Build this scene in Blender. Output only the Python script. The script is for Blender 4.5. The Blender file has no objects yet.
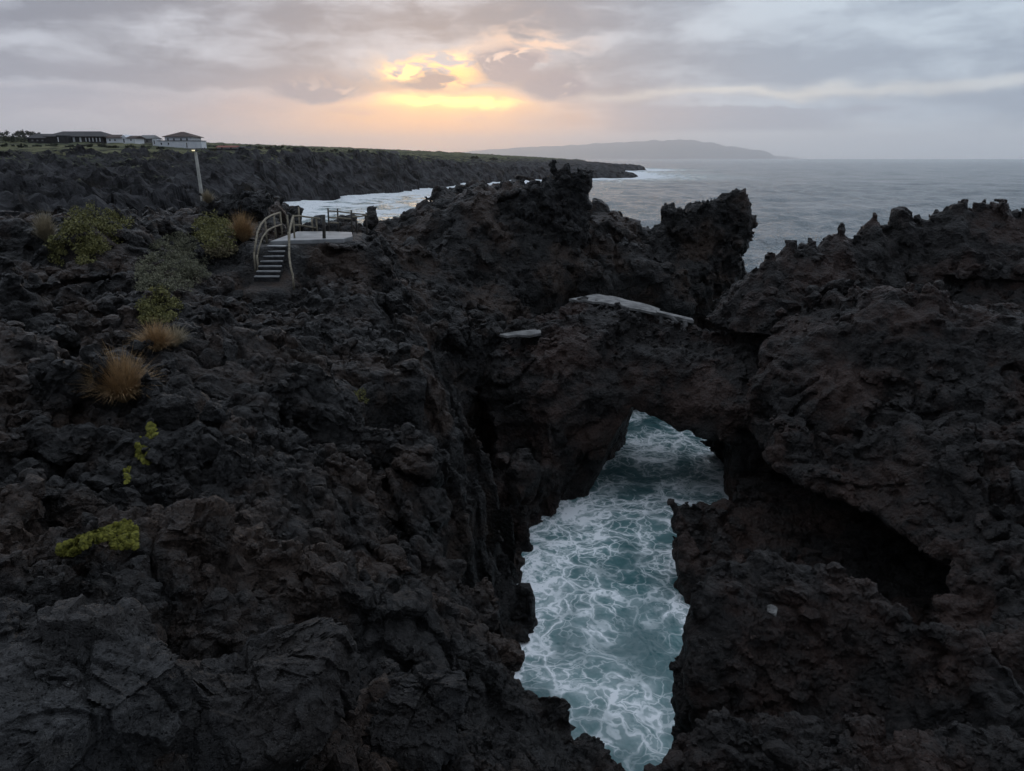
import bpy, math, random
import numpy as np
from concurrent.futures import ThreadPoolExecutor
from mathutils import Vector, Matrix

DELTA = 0.0028          # angular size of one terrain cell (radians)
scene = bpy.context.scene
COL = scene.collection
random.seed(7)
RNG = np.random.default_rng(11)
R = math.radians

# ------------------------------------------------------------------ camera
FPX, CAMH, HOR = 740.0, 14.0, 158.5
PITCH = math.atan((385.5 - HOR) / FPX)
SP, CP = math.sin(PITCH), math.cos(PITCH)
def ray(px, py):
    u = (px - 512) / FPX; v = (385.5 - py) / FPX
    return np.array((u, CP + v * SP, -SP + v * CP))
def P(px, py, Y):
    d = ray(px, py); t = Y / d[1]
    return (d[0] * t, Y, CAMH + d[2] * t)
def Pz(px, py, z):
    d = ray(px, py); t = (z - CAMH) / d[2]
    return (d[0] * t, d[1] * t, z)
cam = bpy.data.cameras.new('camera')
cam.sensor_width = 36; cam.lens = FPX / 1024 * 36
cam.clip_start = 0.1; cam.clip_end = 60000
camo = bpy.data.objects.new('camera', cam); COL.objects.link(camo)
camo.location = (0, 0, CAMH); camo.rotation_euler = (math.pi / 2 - PITCH, 0, 0)
scene.camera = camo

# ------------------------------------------------------------------ objects
def tag(o, label=None, cat=None, group=None, kind=None):
    for k, v in (('label', label), ('category', cat), ('group', group), ('kind', kind)):
        if v: o[k] = v
    return o
def empty(name, loc, label, cat, group=None, rz=0):
    o = bpy.data.objects.new(name, None); COL.objects.link(o)
    o.location = loc; o.rotation_euler = (0, 0, rz)
    return tag(o, label, cat, group)
def mesh_np(name, verts, quads, mat=None, smooth=True, parent=None, tris=None):
    verts = np.asarray(verts, np.float32)
    faces = []; me = bpy.data.meshes.new(name)
    nq = 0 if quads is None else len(quads); nt_ = 0 if tris is None else len(tris)
    me.vertices.add(len(verts)); me.vertices.foreach_set('co', verts.ravel())
    li = []; tot = []
    if nq: li.append(np.asarray(quads, np.int32).ravel()); tot.append(np.full(nq, 4, np.int32))
    if nt_: li.append(np.asarray(tris, np.int32).ravel()); tot.append(np.full(nt_, 3, np.int32))
    li = np.concatenate(li); tot = np.concatenate(tot)
    st = np.concatenate(([0], np.cumsum(tot)[:-1])).astype(np.int32)
    me.loops.add(len(li)); me.loops.foreach_set('vertex_index', li)
    me.polygons.add(len(tot)); me.polygons.foreach_set('loop_start', st); me.polygons.foreach_set('loop_total', tot)
    me.update(calc_edges=True); me.validate()
    me.polygons.foreach_set('use_smooth', np.full(len(me.polygons), bool(smooth)))
    if mat: me.materials.append(mat)
    o = bpy.data.objects.new(name, me); COL.objects.link(o)
    if parent: o.parent = parent
    return o
class MB:
    """collects boxes, bars and prisms into one mesh"""
    def __init__(s): s.v = []; s.f = []
    def add(s, vs, fs):
        b = len(s.v); s.v += [tuple(v) for v in vs]; s.f += [tuple(i + b for i in f) for f in fs]
    def box(s, c, d, rz=0, tilt=None):
        m = Matrix.Translation(c) @ Matrix.Rotation(rz, 4, 'Z')
        if tilt: m = m @ tilt
        vs = [m @ Vector((x * d[0] / 2, y * d[1] / 2, z * d[2] / 2)) for z in (-1, 1) for y in (-1, 1) for x in (-1, 1)]
        s.add(vs, [(0, 2, 3, 1), (4, 5, 7, 6), (0, 1, 5, 4), (2, 6, 7, 3), (0, 4, 6, 2), (1, 3, 7, 5)]); return s
    def tube(s, pts, rad, n=8, cap=True):
        pts = [Vector(p) for p in pts]; rings = []
        rads = rad if isinstance(rad, (list, tuple)) else [rad] * len(pts)
        up = Vector((0.13, 0.21, 1)).normalized()
        for i, p in enumerate(pts):
            t = (pts[min(i + 1, len(pts) - 1)] - pts[max(i - 1, 0)]).normalized()
            a = t.cross(up)
            if a.length < .05: a = t.cross(Vector((1, 0, 0)))
            a.normalize(); b = t.cross(a).normalized()
            rings.append([p + (a * math.cos(q) + b * math.sin(q)) * rads[i] for q in [2 * math.pi * k / n for k in range(n)]])
        vs = [v for r_ in rings for v in r_]; fs = []
        for i in range(len(pts) - 1):
            for k in range(n):
                k2 = (k + 1) % n
                fs.append((i * n + k, i * n + k2, (i + 1) * n + k2, (i + 1) * n + k))
        if cap: fs += [tuple(range(n))[::-1], tuple((len(pts) - 1) * n + k for k in range(n))]
        s.add(vs, fs); return s
    def prism(s, poly, z0, z1):
        """poly: list of (x,y) or (x,y,ztop)"""
        n = len(poly); vs = [(p[0], p[1], (p[2] if len(p) > 2 else 0) + z0) for p in poly] + [(p[0], p[1], (p[2] if len(p) > 2 else 0) + z1) for p in poly]
        s.add(vs, [tuple(range(n))[::-1], tuple(range(n, 2 * n))] + [(i, (i + 1) % n, n + (i + 1) % n, n + i) for i in range(n)]); return s
    def build(s, name, mat, parent=None, smooth=False, bevel=0):
        me = bpy.data.meshes.new(name); me.from_pydata(s.v, [], s.f); me.update()
        if smooth: me.polygons.foreach_set('use_smooth', [True] * len(me.polygons))
        if mat: me.materials.append(mat)
        o = bpy.data.objects.new(name, me); COL.objects.link(o)
        if parent: o.parent = parent
        if bevel:
            b = o.modifiers.new('bevel', 'BEVEL'); b.width = bevel; b.segments = 2; b.limit_method = 'ANGLE'
        return o

# ------------------------------------------------------------------ noise
PERM = np.concatenate([RNG.permutation(1024)] * 3).astype(np.int32)
GR = RNG.normal(size=(1024, 3)); GR = (GR / np.linalg.norm(GR, axis=1)[:, None]).astype(np.float32)
RV = RNG.random((1024, 3)).astype(np.float32)
def _h(ix, iy, iz):
    return PERM[PERM[PERM[ix & 1023] + (iy & 1023)] + (iz & 1023)]
def perlin(x, y, z):
    x = np.asarray(x, np.float32); y = np.asarray(y, np.float32); z = np.asarray(z, np.float32)
    x0 = np.floor(x); y0 = np.floor(y); z0 = np.floor(z)
    fx = x - x0; fy = y - y0; fz = z - z0
    ix = x0.astype(np.int32); iy = y0.astype(np.int32); iz = z0.astype(np.int32)
    u = fx * fx * fx * (fx * (fx * 6 - 15) + 10); v = fy * fy * fy * (fy * (fy * 6 - 15) + 10); w = fz * fz * fz * (fz * (fz * 6 - 15) + 10)
    out = 0
    for a in (0, 1):
        wa = u if a else 1 - u
        for b in (0, 1):
            wb = wa * (v if b else 1 - v)
            for c in (0, 1):
                g = GR[_h(ix + a, iy + b, iz + c)]
                out = out + wb * (w if c else 1 - w) * (g[..., 0] * (fx - a) + g[..., 1] * (fy - b) + g[..., 2] * (fz - c))
    return out * 1.5
def fbm(x, y, z, s, octv, gain=.5, ridge=False):
    o = 0; a = 1.0; f = 1.0 / s
    for k in range(octv):
        n = perlin(x * f + 17.3 * k, y * f + 5.1 * k, z * f + 9.7 * k)
        if ridge: n = 1 - 2 * np.abs(n)
        o = o + a * n; a *= gain; f *= 2.03
    return o
def lump(x, y, z, s):
    """rounded clinker cells: 1 in the middle of a cell, falling to creases; second value: cell random"""
    x = np.asarray(x / s, np.float32); y = np.asarray(y / s, np.float32); z = np.asarray(z / s, np.float32)
    bx = np.floor(x - .5).astype(np.int32); by = np.floor(y - .5).astype(np.int32); bz = np.floor(z - .5).astype(np.int32)
    best = np.full(x.shape, 9, np.float32)
    for a in (0, 1):
        for b in (0, 1):
            for c in (0, 1):
                q = RV[_h(bx + a, by + b, bz + c)]
                d = (bx + a + .15 + .7 * q[..., 0] - x) ** 2 + (by + b + .15 + .7 * q[..., 1] - y) ** 2 + (bz + c + .15 + .7 * q[..., 2] - z) ** 2
                best = np.minimum(best, d)
    return 1 - 1.6 * np.minimum(best, .9)
def facet(x, y, z, s):
    """broken blocks: every cell is a tilted plane of its own height"""
    x = np.asarray(x / s, np.float32); y = np.asarray(y / s, np.float32); z = np.asarray(z / s, np.float32)
    bx = np.floor(x - .5).astype(np.int32); by = np.floor(y - .5).astype(np.int32); bz = np.floor(z - .5).astype(np.int32)
    best = np.full(x.shape, 99, np.float32); val = np.zeros(x.shape, np.float32)
    for a in (0, 1):
        for b in (0, 1):
            for c in (0, 1):
                hh = _h(bx + a, by + b, bz + c); q = RV[hh]; g = GR[hh]
                dx = x - (bx + a + .15 + .7 * q[..., 0]); dy = y - (by + b + .15 + .7 * q[..., 1]); dz = z - (bz + c + .15 + .7 * q[..., 2])
                d = dx * dx + dy * dy + dz * dz
                v = 1.1 * (dx * g[..., 0] + dy * g[..., 1] + dz * g[..., 2]) + .9 * (q[..., 2] - .5)
                val = np.where(d < best, v, val); best = np.minimum(best, d)
    return val
def sstep(a, b, x):
    t = np.clip((x - a) / (b - a), 0, 1); return t * t * (3 - 2 * t)
def smin(a, b, k):
    h = np.clip(.5 + .5 * (b - a) / k, 0, 1); return b + (a - b) * h - k * h * (1 - h)
def smax(a, b, k): return -smin(-a, -b, k)

# ------------------------------------------------------------------ 2-D maps
GX0, GY0, GS = -48.0, -2.0, 0.1
GNX, GNY = 960, 680
_gx = GX0 + np.arange(GNX) * GS; _gy = GY0 + np.arange(GNY) * GS
GXX, GYY = np.meshgrid(_gx, _gy)
def rbf_fit(pts):
    p = np.array(pts, float); n = len(p)
    A = np.zeros((n + 3, n + 3)); d = np.hypot(p[:, None, 0] - p[None, :, 0], p[:, None, 1] - p[None, :, 1])
    A[:n, :n] = d; A[:n, n:] = np.c_[np.ones(n), p[:, :2]]; A[n:, :n] = A[:n, n:].T
    w = np.linalg.solve(A + np.diag([-.05] * n + [0] * 3), np.r_[p[:, 2], 0, 0, 0])
    def f(x, y):
        s = x.shape; x = x.ravel(); y = y.ravel(); out = np.empty(len(x))
        for a in range(0, len(x), 60000):
            xs = x[a:a + 60000]; ys = y[a:a + 60000]
            out[a:a + 60000] = np.hypot(xs[:, None] - p[None, :, 0], ys[:, None] - p[None, :, 1]) @ w[:n] + w[n] + w[n + 1] * xs + w[n + 2] * ys
        return out.reshape(s)
    return f
def rbf_map(pts): return rbf_fit(pts)(GXX, GYY).astype(np.float32)
def poly_sd(poly, X, Y):
    """signed distance to a polygon, negative inside"""
    d = np.full(X.shape, 1e9); ins = np.zeros(X.shape, bool); n = len(poly)
    for i in range(n):
        x0, y0 = poly[i]; x1, y1 = poly[(i + 1) % n]; dx, dy = x1 - x0, y1 - y0
        t = np.clip(((X - x0) * dx + (Y - y0) * dy) / (dx * dx + dy * dy), 0, 1)
        d = np.minimum(d, np.hypot(X - x0 - t * dx, Y - y0 - t * dy))
        c = ((y0 > Y) != (y1 > Y)) & (X < (x1 - x0) * (Y - y0) / ((y1 - y0) if y1 != y0 else 1e-9) + x0)
        ins ^= c
    return np.where(ins, -d, d)
def sd_map(poly): return poly_sd(poly, GXX, GYY).astype(np.float32)
def samp(M, x, y):
    a = np.clip((x - GX0) / GS, 0, GNX - 1.01); b = np.clip((y - GY0) / GS, 0, GNY - 1.01)
    i = a.astype(np.int32); j = b.astype(np.int32); a = a - i; b = b - j
    return (M[j, i] * (1 - a) + M[j, i + 1] * a) * (1 - b) + (M[j + 1, i] * (1 - a) + M[j + 1, i + 1] * a) * b

# ------------------------------------------------------------------ rock bodies: implicit surface -> mesh (surface nets on a polar grid)
AZ0, AZ1, EL0, EL1, RMIN = R(-47), R(47), R(-64), R(3.2), 3.4
def dirs(a, e): return np.cos(e) * np.sin(a), np.cos(e) * np.cos(a), np.sin(e)
def polyrock(fn, rmax, rmin=RMIN, az=(AZ0, AZ1), el=(EL0, EL1), delta=None, st=4):
    D = delta or DELTA
    na = int((az[1] - az[0]) / D / st) * st + 1; ne = int((el[1] - el[0]) / D / st) * st + 1; nr = int(math.log(rmax / rmin) / D / st) * st + 1
    ga = (az[0] + np.arange(na) * D).astype(np.float32); ge = (el[0] + np.arange(ne) * D).astype(np.float32); gr = (rmin * np.exp(np.arange(nr) * D)).astype(np.float32)
    def ev(i, j, k):
        out = np.empty(len(i), np.float32)
        def job(s):
            dx, dy, dz = dirs(ga[i[s]], ge[j[s]]); r_ = gr[k[s]]
            out[s] = fn(dx * r_, dy * r_, CAMH + dz * r_)
        with ThreadPoolExecutor(4) as ex: list(ex.map(job, [slice(a, a + 120000) for a in range(0, len(i), 120000)]))
        return out
    ca, ce, cr = (na - 1) // st + 1, (ne - 1) // st + 1, (nr - 1) // st + 1
    I, J, K = [q.ravel() for q in np.meshgrid(np.arange(ca), np.arange(ce), np.arange(cr), indexing='ij')]
    zz = CAMH + np.sin(ge[J * st]) * gr[K * st]
    c = np.full(len(I), 9, np.float32); ok = zz > -3
    c[ok] = ev(I[ok] * st, J[ok] * st, K[ok] * st)
    c = c.reshape(ca, ce, cr)
    near = np.abs(c) < (gr[::st] * D * st * 1.5)[None, None, :]
    blk = np.zeros((ca - 1, ce - 1, cr - 1), bool)
    sg = c < 0; s0 = sg[:-1, :-1, :-1]
    for a in (0, 1):
        for b in (0, 1):
            for d in (0, 1):
                sl = (slice(a, ca - 1 + a), slice(b, ce - 1 + b), slice(d, cr - 1 + d))
                blk |= (sg[sl] != s0) | near[sl]
    F = np.repeat(np.repeat(np.repeat(c[:-1, :-1, :-1], st, 0), st, 1), st, 2)
    F = np.where(F < 0, np.float32(-9), np.float32(9))
    bi, bj, bk = np.nonzero(blk)
    o = np.arange(st)
    for s in range(0, len(bi), 60000):
        i = (bi[s:s + 60000, None, None, None] * st + o[None, :, None, None]); j = (bj[s:s + 60000, None, None, None] * st + o[None, None, :, None]); k = (bk[s:s + 60000, None, None, None] * st + o[None, None, None, :])
        i, j, k = [q.ravel() for q in np.broadcast_arrays(i, j, k)]
        F[i, j, k] = ev(i, j, k)
    n0, n1, n2 = F.shape; S = F < 0
    cid = lambda i, j, k: (i.astype(np.int64) * n1 + j) * n2 + k
    quads = []; cells = []; poss = []
    for ax in range(3):
        sh = [slice(None)] * 3; s2 = [slice(None)] * 3; sh[ax] = slice(0, -1); s2[ax] = slice(1, None)
        e = np.nonzero(S[tuple(sh)] != S[tuple(s2)])
        q = [e[0], e[1], e[2]]; o1, o2 = [(1, 2), (2, 0), (0, 1)][ax]
        keep = (q[o1] > 0) & (q[o2] > 0) & (q[o1] < F.shape[o1] - 1) & (q[o2] < F.shape[o2] - 1)
        q = [w[keep] for w in q]; q2 = list(q); q2[ax] = q[ax] + 1
        f0 = F[tuple(q)]; f1 = F[tuple(q2)]; t = f0 / (f0 - f1)
        pos = np.stack(q, 1).astype(np.float32); pos[:, ax] += t
        cs = []
        for d1, d2 in ((-1, -1), (0, -1), (0, 0), (-1, 0)):
            w = list(q); w[o1] = q[o1] + d1; w[o2] = q[o2] + d2; cs.append(cid(*w))
        cs = np.stack(cs, 1); flip = f0 < 0
        cs[flip] = cs[flip][:, ::-1]
        quads.append(cs); cells.append(cs.ravel()); poss.append(np.repeat(pos, 4, 0))
    quads = np.concatenate(quads); cells = np.concatenate(cells); poss = np.concatenate(poss)
    u, inv = np.unique(cells, return_inverse=True)
    cnt = np.bincount(inv, minlength=len(u)).astype(np.float32)
    g = np.stack([np.bincount(inv, poss[:, a], len(u)) / cnt for a in range(3)], 1).astype(np.float32)
    qi = np.searchsorted(u, quads.ravel()).reshape(-1, 4).astype(np.int32)
    # drop crumbs that float free of the main body
    lab = np.arange(len(u)); cnt_ = 0
    while True:
        m_ = lab[qi].min(1); new = lab.copy()
        for c_ in range(4): np.minimum.at(new, qi[:, c_], m_)
        new = new[new]; new = new[new]; cnt_ += 1
        if cnt_ > 400 or (new == lab).all(): break
        lab = new
    big = np.bincount(lab, minlength=len(u)); keepv = big[lab] > max(.03 * len(u), 30)
    qi = qi[keepv[qi[:, 0]]]; used, qi = np.unique(qi, return_inverse=True); qi = qi.reshape(-1, 4).astype(np.int32); g = g[used]
    dx, dy, dz = dirs(az[0] + g[:, 0] * D, el[0] + g[:, 1] * D); rr = rmin * np.exp(g[:, 2] * D)
    V = np.stack([dx * rr, dy * rr, CAMH + dz * rr], 1)
    return V.astype(np.float32), qi, (rr * D).astype(np.float32)
def vnormals(V, Q):
    a = V[Q[:, 2]] - V[Q[:, 0]]; b = V[Q[:, 3]] - V[Q[:, 1]]; n = np.cross(a, b)
    N = np.zeros_like(V)
    for k in range(3):
        w = np.zeros(len(V))
        for c in range(4): w += np.bincount(Q[:, c], n[:, k], len(V))
        N[:, k] = w
    return N / np.maximum(np.linalg.norm(N, axis=1), 1e-9)[:, None]
def par(fn, n, chunk=150000):
    out = np.empty(n, np.float32)
    def job(s): out[s] = fn(s)
    with ThreadPoolExecutor(4) as ex: list(ex.map(job, [slice(a, min(a + chunk, n)) for a in range(0, n, chunk)]))
    return out
def roughen(V, Q, sp, amp=1.0, mask=None):
    """broken clinker and grit pushed out along the normals, only down to what the mesh can hold"""
    N = vnormals(V, Q)
    def f(s):
        x, y, z = V[s].T; h = sp[s]
        # heavier clinker on flat ground, smoother on steep faces
        m = .25 + .75 * sstep(-.3, .4, perlin(x / 2.6 + 40, y / 2.6, z / 2.6) + .4 * np.clip(N[s][:, 2], -.4, 1))
        o = 0
        for k, (sc_, a_) in enumerate(((.62, .15), (.30, .115), (.145, .07), (.07, .035))):
            w = np.clip((sc_ / h - 2.0) / 2.5, 0, 1)
            if w.max() > 0:
                m2 = m * (.4 + .6 * sstep(-.25, .25, perlin(x / sc_ / 4 + k * 9, y / sc_ / 4, z / sc_ / 4)))
                o = o + a_ * w * m2 * ((lump(x + .37 * sc_, y, z, sc_) - .45) + .75 * facet(x, y + 3.1 * k, z, sc_ * 1.25) - .12)
        o = o + .06 * np.clip((.35 / h - 2) / 2, 0, 1) * perlin(x / .35, y / .35, z / .35) + .03 * np.clip((.14 / h - 2) / 2, 0, 1) * perlin(x / .14, y / .14, z / .14)
        return np.clip(o, -.22, .15) * amp * (1 if mask is None else mask[s])
    d = par(f, len(V))
    return V + N * d[:, None], N
# ------------------------------------------------------------------ node expressions
class X:
    nt = None
    def __init__(s, v): s.s = v
    def _m(op, *a):
        n = X.nt.nodes.new('ShaderNodeMath'); n.operation = op
        for i, q in enumerate(a): X.put(n.inputs[i], q)
        return X(n.outputs[0])
    def put(inp, q):
        if isinstance(q, X): X.nt.links.new(q.s, inp)
        else:
            try: inp.default_value = q
            except Exception: inp.default_value = (*q, 1) if len(q) == 3 else q
    def __add__(a, b): return X._m('ADD', a, b)
    def __radd__(a, b): return X._m('ADD', b, a)
    def __sub__(a, b): return X._m('SUBTRACT', a, b)
    def __rsub__(a, b): return X._m('SUBTRACT', b, a)
    def __mul__(a, b): return X._m('MULTIPLY', a, b)
    def __rmul__(a, b): return X._m('MULTIPLY', b, a)
    def __truediv__(a, b): return X._m('DIVIDE', a, b)
    def __pow__(a, b): return X._m('POWER', a, b)
def xexp(a): return X._m('EXPONENT', a)
def xclip(a):
    r_ = X._m('ADD', a, 0.0); r_.s.node.use_clamp = True; return r_
def xmax(a, b): return X._m('MAXIMUM', a, b)
def xmin(a, b): return X._m('MINIMUM', a, b)
def xabs(a): return X._m('ABSOLUTE', a)
def xstep(a, b, x):
    n = X.nt.nodes.new('ShaderNodeMapRange'); n.interpolation_type = 'SMOOTHSTEP'
    X.put(n.inputs['Value'], x); n.inputs['From Min'].default_value = a; n.inputs['From Max'].default_value = b
    return X(n.outputs[0])
def xvec(a, b, c):
    n = X.nt.nodes.new('ShaderNodeCombineXYZ')
    for i, q in enumerate((a, b, c)): X.put(n.inputs[i], q)
    return X(n.outputs[0])
def xsep(v):
    n = X.nt.nodes.new('ShaderNodeSeparateXYZ'); X.put(n.inputs[0], v); return [X(o) for o in n.outputs]
def xnoise(v, scale=1, detail=3, rough=.5, dist=0, ntype='FBM'):
    n = X.nt.nodes.new('ShaderNodeTexNoise'); X.put(n.inputs['Vector'], v); n.noise_type = ntype
    n.inputs['Scale'].default_value = scale; n.inputs['Detail'].default_value = detail; n.inputs['Roughness'].default_value = rough; n.inputs['Distortion'].default_value = dist
    return X(n.outputs['Fac'])
def xnoisec(v, scale=1, detail=3):
    n = X.nt.nodes.new('ShaderNodeTexNoise'); X.put(n.inputs['Vector'], v); n.inputs['Scale'].default_value = scale; n.inputs['Detail'].default_value = detail
    return X(n.outputs['Color'])
def xvor(v, scale=1, feature='F1', out='Distance', detail=0):
    n = X.nt.nodes.new('ShaderNodeTexVoronoi'); n.feature = feature; X.put(n.inputs['Vector'], v); n.inputs['Scale'].default_value = scale; n.inputs['Detail'].default_value = detail
    return X(n.outputs[out])
def xmix(f, a, b):
    n = X.nt.nodes.new('ShaderNodeMix'); n.data_type = 'RGBA'; n.clamp_factor = True
    X.put(n.inputs[0], f); X.put(n.inputs[6], a); X.put(n.inputs[7], b); return X(n.outputs[2])
def xvm(op, a, b):
    n = X.nt.nodes.new('ShaderNodeVectorMath'); n.operation = op
    X.put(n.inputs[0], a); X.put(n.inputs[1 if op != 'SCALE' else 'Scale'], b); return X(n.outputs[0])
def xpos(): return X(X.nt.nodes.new('ShaderNodeNewGeometry').outputs['Position'])
def xobj(): return X(X.nt.nodes.new('ShaderNodeTexCoord').outputs['Object'])
def xnorm(): return X(X.nt.nodes.new('ShaderNodeNewGeometry').outputs['Normal'])
def xattr(name):
    n = X.nt.nodes.new('ShaderNodeAttribute'); n.attribute_name = name; return X(n.outputs['Fac'])
def xbump(h, dist, strength=1, prev=None):
    n = X.nt.nodes.new('ShaderNodeBump'); X.put(n.inputs['Height'], h); n.inputs['Distance'].default_value = dist; n.inputs['Strength'].default_value = strength
    if prev: X.put(n.inputs['Normal'], prev)
    return X(n.outputs[0])
def newmat(name, spec=.3, rough=.9):
    m = bpy.data.materials.new(name); m.use_nodes = True; X.nt = m.node_tree
    b = m.node_tree.nodes['Principled BSDF']; b.inputs['Roughness'].default_value = rough; b.inputs['Specular IOR Level'].default_value = spec
    return m, b
def plain(name, c1, c2=None, rough=.85, scale=6, spec=.3, bump=.0, detail=5):
    m, b = newmat(name, spec, rough); p = xobj()
    n = xnoise(p, scale, detail, .6)
    X.put(b.inputs['Base Color'], xmix(xstep(.3, .7, n), c1, c2 or c1))
    if bump: X.put(b.inputs['Normal'], xbump(xnoise(p, scale * 3, 4, .6), bump))
    return m

def rock_mat(name, dark, mid, brown, grey, grit=1.0, specks=True, pitted=1.0):
    m, b = newmat(name, .26, .92); p = xpos()
    big = xnoise(p, .32, 4, .55); med = xnoise(p, 1.9, 5, .6); fine = xnoise(p, 11, 5, .65)
    vr = xvor(p, 5.5, 'F1', 'Color'); tone = xsep(vr)[0]
    c = xmix(xstep(.32, .72, med * .36 + fine * .44 + tone * .20), dark, mid)
    c = xmix(xstep(.45, .62, xnoise(xvm('ADD', p, (31, 7, 3)), .38, 6, .68)) * .9, c, brown)
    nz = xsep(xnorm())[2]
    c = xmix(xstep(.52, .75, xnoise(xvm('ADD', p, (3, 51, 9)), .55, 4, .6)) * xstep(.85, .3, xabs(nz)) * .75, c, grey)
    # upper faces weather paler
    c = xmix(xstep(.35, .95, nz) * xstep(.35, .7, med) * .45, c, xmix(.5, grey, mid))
    if specks:
        sp = xvor(p, 16, 'F1'); c = xmix(xstep(.13, .07, sp) * xstep(.60, .70, xnoise(p, .9, 3, .5)), c, (.17, .17, .16))
        c = xmix(xstep(.62, .74, xnoise(xvm('ADD', p, (9, 2, 77)), 2.6, 5, .7)) * .5, c, (.075, .068, .058))
    pit = xstep(.0, .42, xvor(p, 27, 'F1')) * .5 + xstep(.30, .66, xnoise(p, 21, 4, .7)) * .9 + .15
    c = xvm('SCALE', c, pit * 1.12 * pitted + (1.0 - pitted) * .85)
    X.put(b.inputs['Base Color'], c)
    X.put(b.inputs['Roughness'], xmix(xstep(.4, .68, med), (.46, .46, .46), (.80, .80, .80)))
    n1 = xbump(xvor(p, 9, 'F1', 'Distance') * -1.0 + xnoise(p, 7, 5, .7) * 1.3, .11 * grit)
    n2 = xbump(xnoise(p, 34, 4, .75) - xstep(.35, .0, xvor(p, 27, 'F1')) * .7, .040 * grit, 1, n1)
    X.put(b.inputs['Normal'], n2)
    return m
M = {}
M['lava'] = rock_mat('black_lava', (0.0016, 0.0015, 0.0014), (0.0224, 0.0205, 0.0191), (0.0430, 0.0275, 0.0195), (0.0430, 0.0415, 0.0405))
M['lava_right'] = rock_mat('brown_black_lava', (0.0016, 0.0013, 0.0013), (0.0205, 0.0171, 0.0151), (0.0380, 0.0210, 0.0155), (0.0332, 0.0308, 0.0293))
M['lava_dark'] = rock_mat('dark_lava', (0.0015, 0.0015, 0.0015), (0.0147, 0.0137, 0.0137), (0.0137, 0.0108, 0.0093), (0.0244, 0.0244, 0.0249), 1, False)
M['slab_rock'] = rock_mat('smooth_basalt', (0.0034, 0.0034, 0.0035), (0.0244, 0.0244, 0.0254), (0.0215, 0.0176, 0.0151), (0.0560, 0.0550, 0.0545), .9, True, .7)
M['pale_slab'] = rock_mat('pale_basalt', (0.0088, 0.0088, 0.0090), (0.0520, 0.0510, 0.0500), (0.0317, 0.0273, 0.0244), (0.0830, 0.0830, 0.0855), .9, True, .7)
# ------------------------------------------------------------------ sky, sun, view
def pix_dir(px, py):
    d = ray(px, py); return math.degrees(math.atan2(d[0], d[1])), math.degrees(math.atan2(d[2], math.hypot(d[0], d[1])))
SUN_AZ, SUN_EL = pix_dir(440, 92)
w = bpy.data.worlds.new('World'); scene.world = w; w.use_nodes = True
X.nt = w.node_tree; bg = w.node_tree.nodes['Background']
sk = w.node_tree.nodes.new('ShaderNodeTexSky'); sk.sky_type = 'NISHITA'; sk.sun_disc = False
sk.sun_elevation = R(SUN_EL); sk.sun_rotation = R(SUN_AZ); sk.air_density = 1.2; sk.dust_density = 2.5
dv = X(w.node_tree.nodes.new('ShaderNodeTexCoord').outputs['Generated'])
sx, sy, sz = xsep(dv)
A = X._m('ARCTAN2', sx, sy) * 57.29578; E = X._m('ARCSINE', xclip(xmax(sz, 0.0))) * 57.29578
def gauss(a, b, ra, rb, p=2):
    # a soft patch round (azimuth, elevation), its edge frayed by the cloud noise
    u = (Aw - a) / ra; v = (Ew - b) / rb
    return xexp((u * u + v * v) * -1.0)
wob = xnoisec(xvec(A * .22, E * .55, 0.0), 1, 6)
wx_, wy_, wz_ = xsep(wob)
Aw = A + (wx_ - .5) * 5.0; Ew = E + (wy_ - .5) * 1.9
nb = xnoise(xvec(A * .045, E * .26, 3.0), 1, 6, .55)        # long banks
nl = xnoise(xvec(Aw * .16, Ew * .48, 8.0), 1, 7, .58)       # lumps
nf = xnoise(xvec(Aw * .45, Ew * 1.1, 1.0), 1, 6, .6)
lift = xstep(.42, .60, nb * .55 + nl * .45)
c = xmix(lift, (.150, .150, .178), (.385, .370, .390))
cr = xmix(lift, (.225, .248, .288), (.400, .420, .445))          # the right half is paler and bluer
c = xmix(xstep(-2.0, 22.0, Aw), c, cr)
# paler, pinkish air below the cloud base
baseline = Ew + (nl - .5) * 1.6 + (nf - .5) * .8
low = xstep(4.9, 4.3, baseline)
c = xmix(low * xstep(10.0, -4.0, A) * .85, c, xmix(xstep(.3, .7, nl), (.330, .300, .325), (.465, .405, .400)))
c = xmix(xstep(3.0, 1.4, Ew) * .85, c, xmix(xstep(-4.0, 20.0, A), (.450, .395, .395), (.520, .500, .485)))
# heavy cloud base left of the break
c = xmix(xstep(6.6, 5.2, Ew) * xstep(4.5, 5.0, baseline) * xstep(-3.0, -9.0, A) * .85, c, (.185, .180, .210))
c = xmix(gauss(-30, 4.0, 9, .5) * .6, c, (.225, .225, .260))
# cream slit over a grey bank on the right
c = xmix(gauss(17, 4.4, 14, .30) * .75, c, (.62, .54, .46))
c = xmix(gauss(33, 4.6, 8, .30) * .6, c, (.56, .51, .46))
bank = 3.35 + (nl - .5) * 2.2 + (nf - .5) * .9 - (A - 14.0) * .03
c = xmix(xstep(1.6, 2.1, E) * xstep(.16, -.06, E - bank) * xstep(5.5, 8.0, Aw) * xstep(26.0, 19.0, Aw) * .85, c, (.235, .240, .275))
c = xmix(xclip(gauss(24.5, 3.25, 1.7, .36) * 1.2) * .8, c, (.25, .255, .29))
# warm break in the clouds
c = xmix(gauss(-6.5, 1.9, 11.5, 2.1) * .93, c, (1.10, .46, .13))
c = xmix(gauss(1.2, 7.4, 3.4, 1.5) * xstep(.44, .58, nl) * .9, c, (.84, .50, .32))
c = xmix(gauss(-5.2, 3.7, 5.6, 1.0) * .9, c, (1.25, .60, .16))
c = xmix(xclip(gauss(-4.9, 5.9, 3.6, .9) * xstep(.42, .55, nf) * 1.25), c, (1.22, .62, .19))
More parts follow.
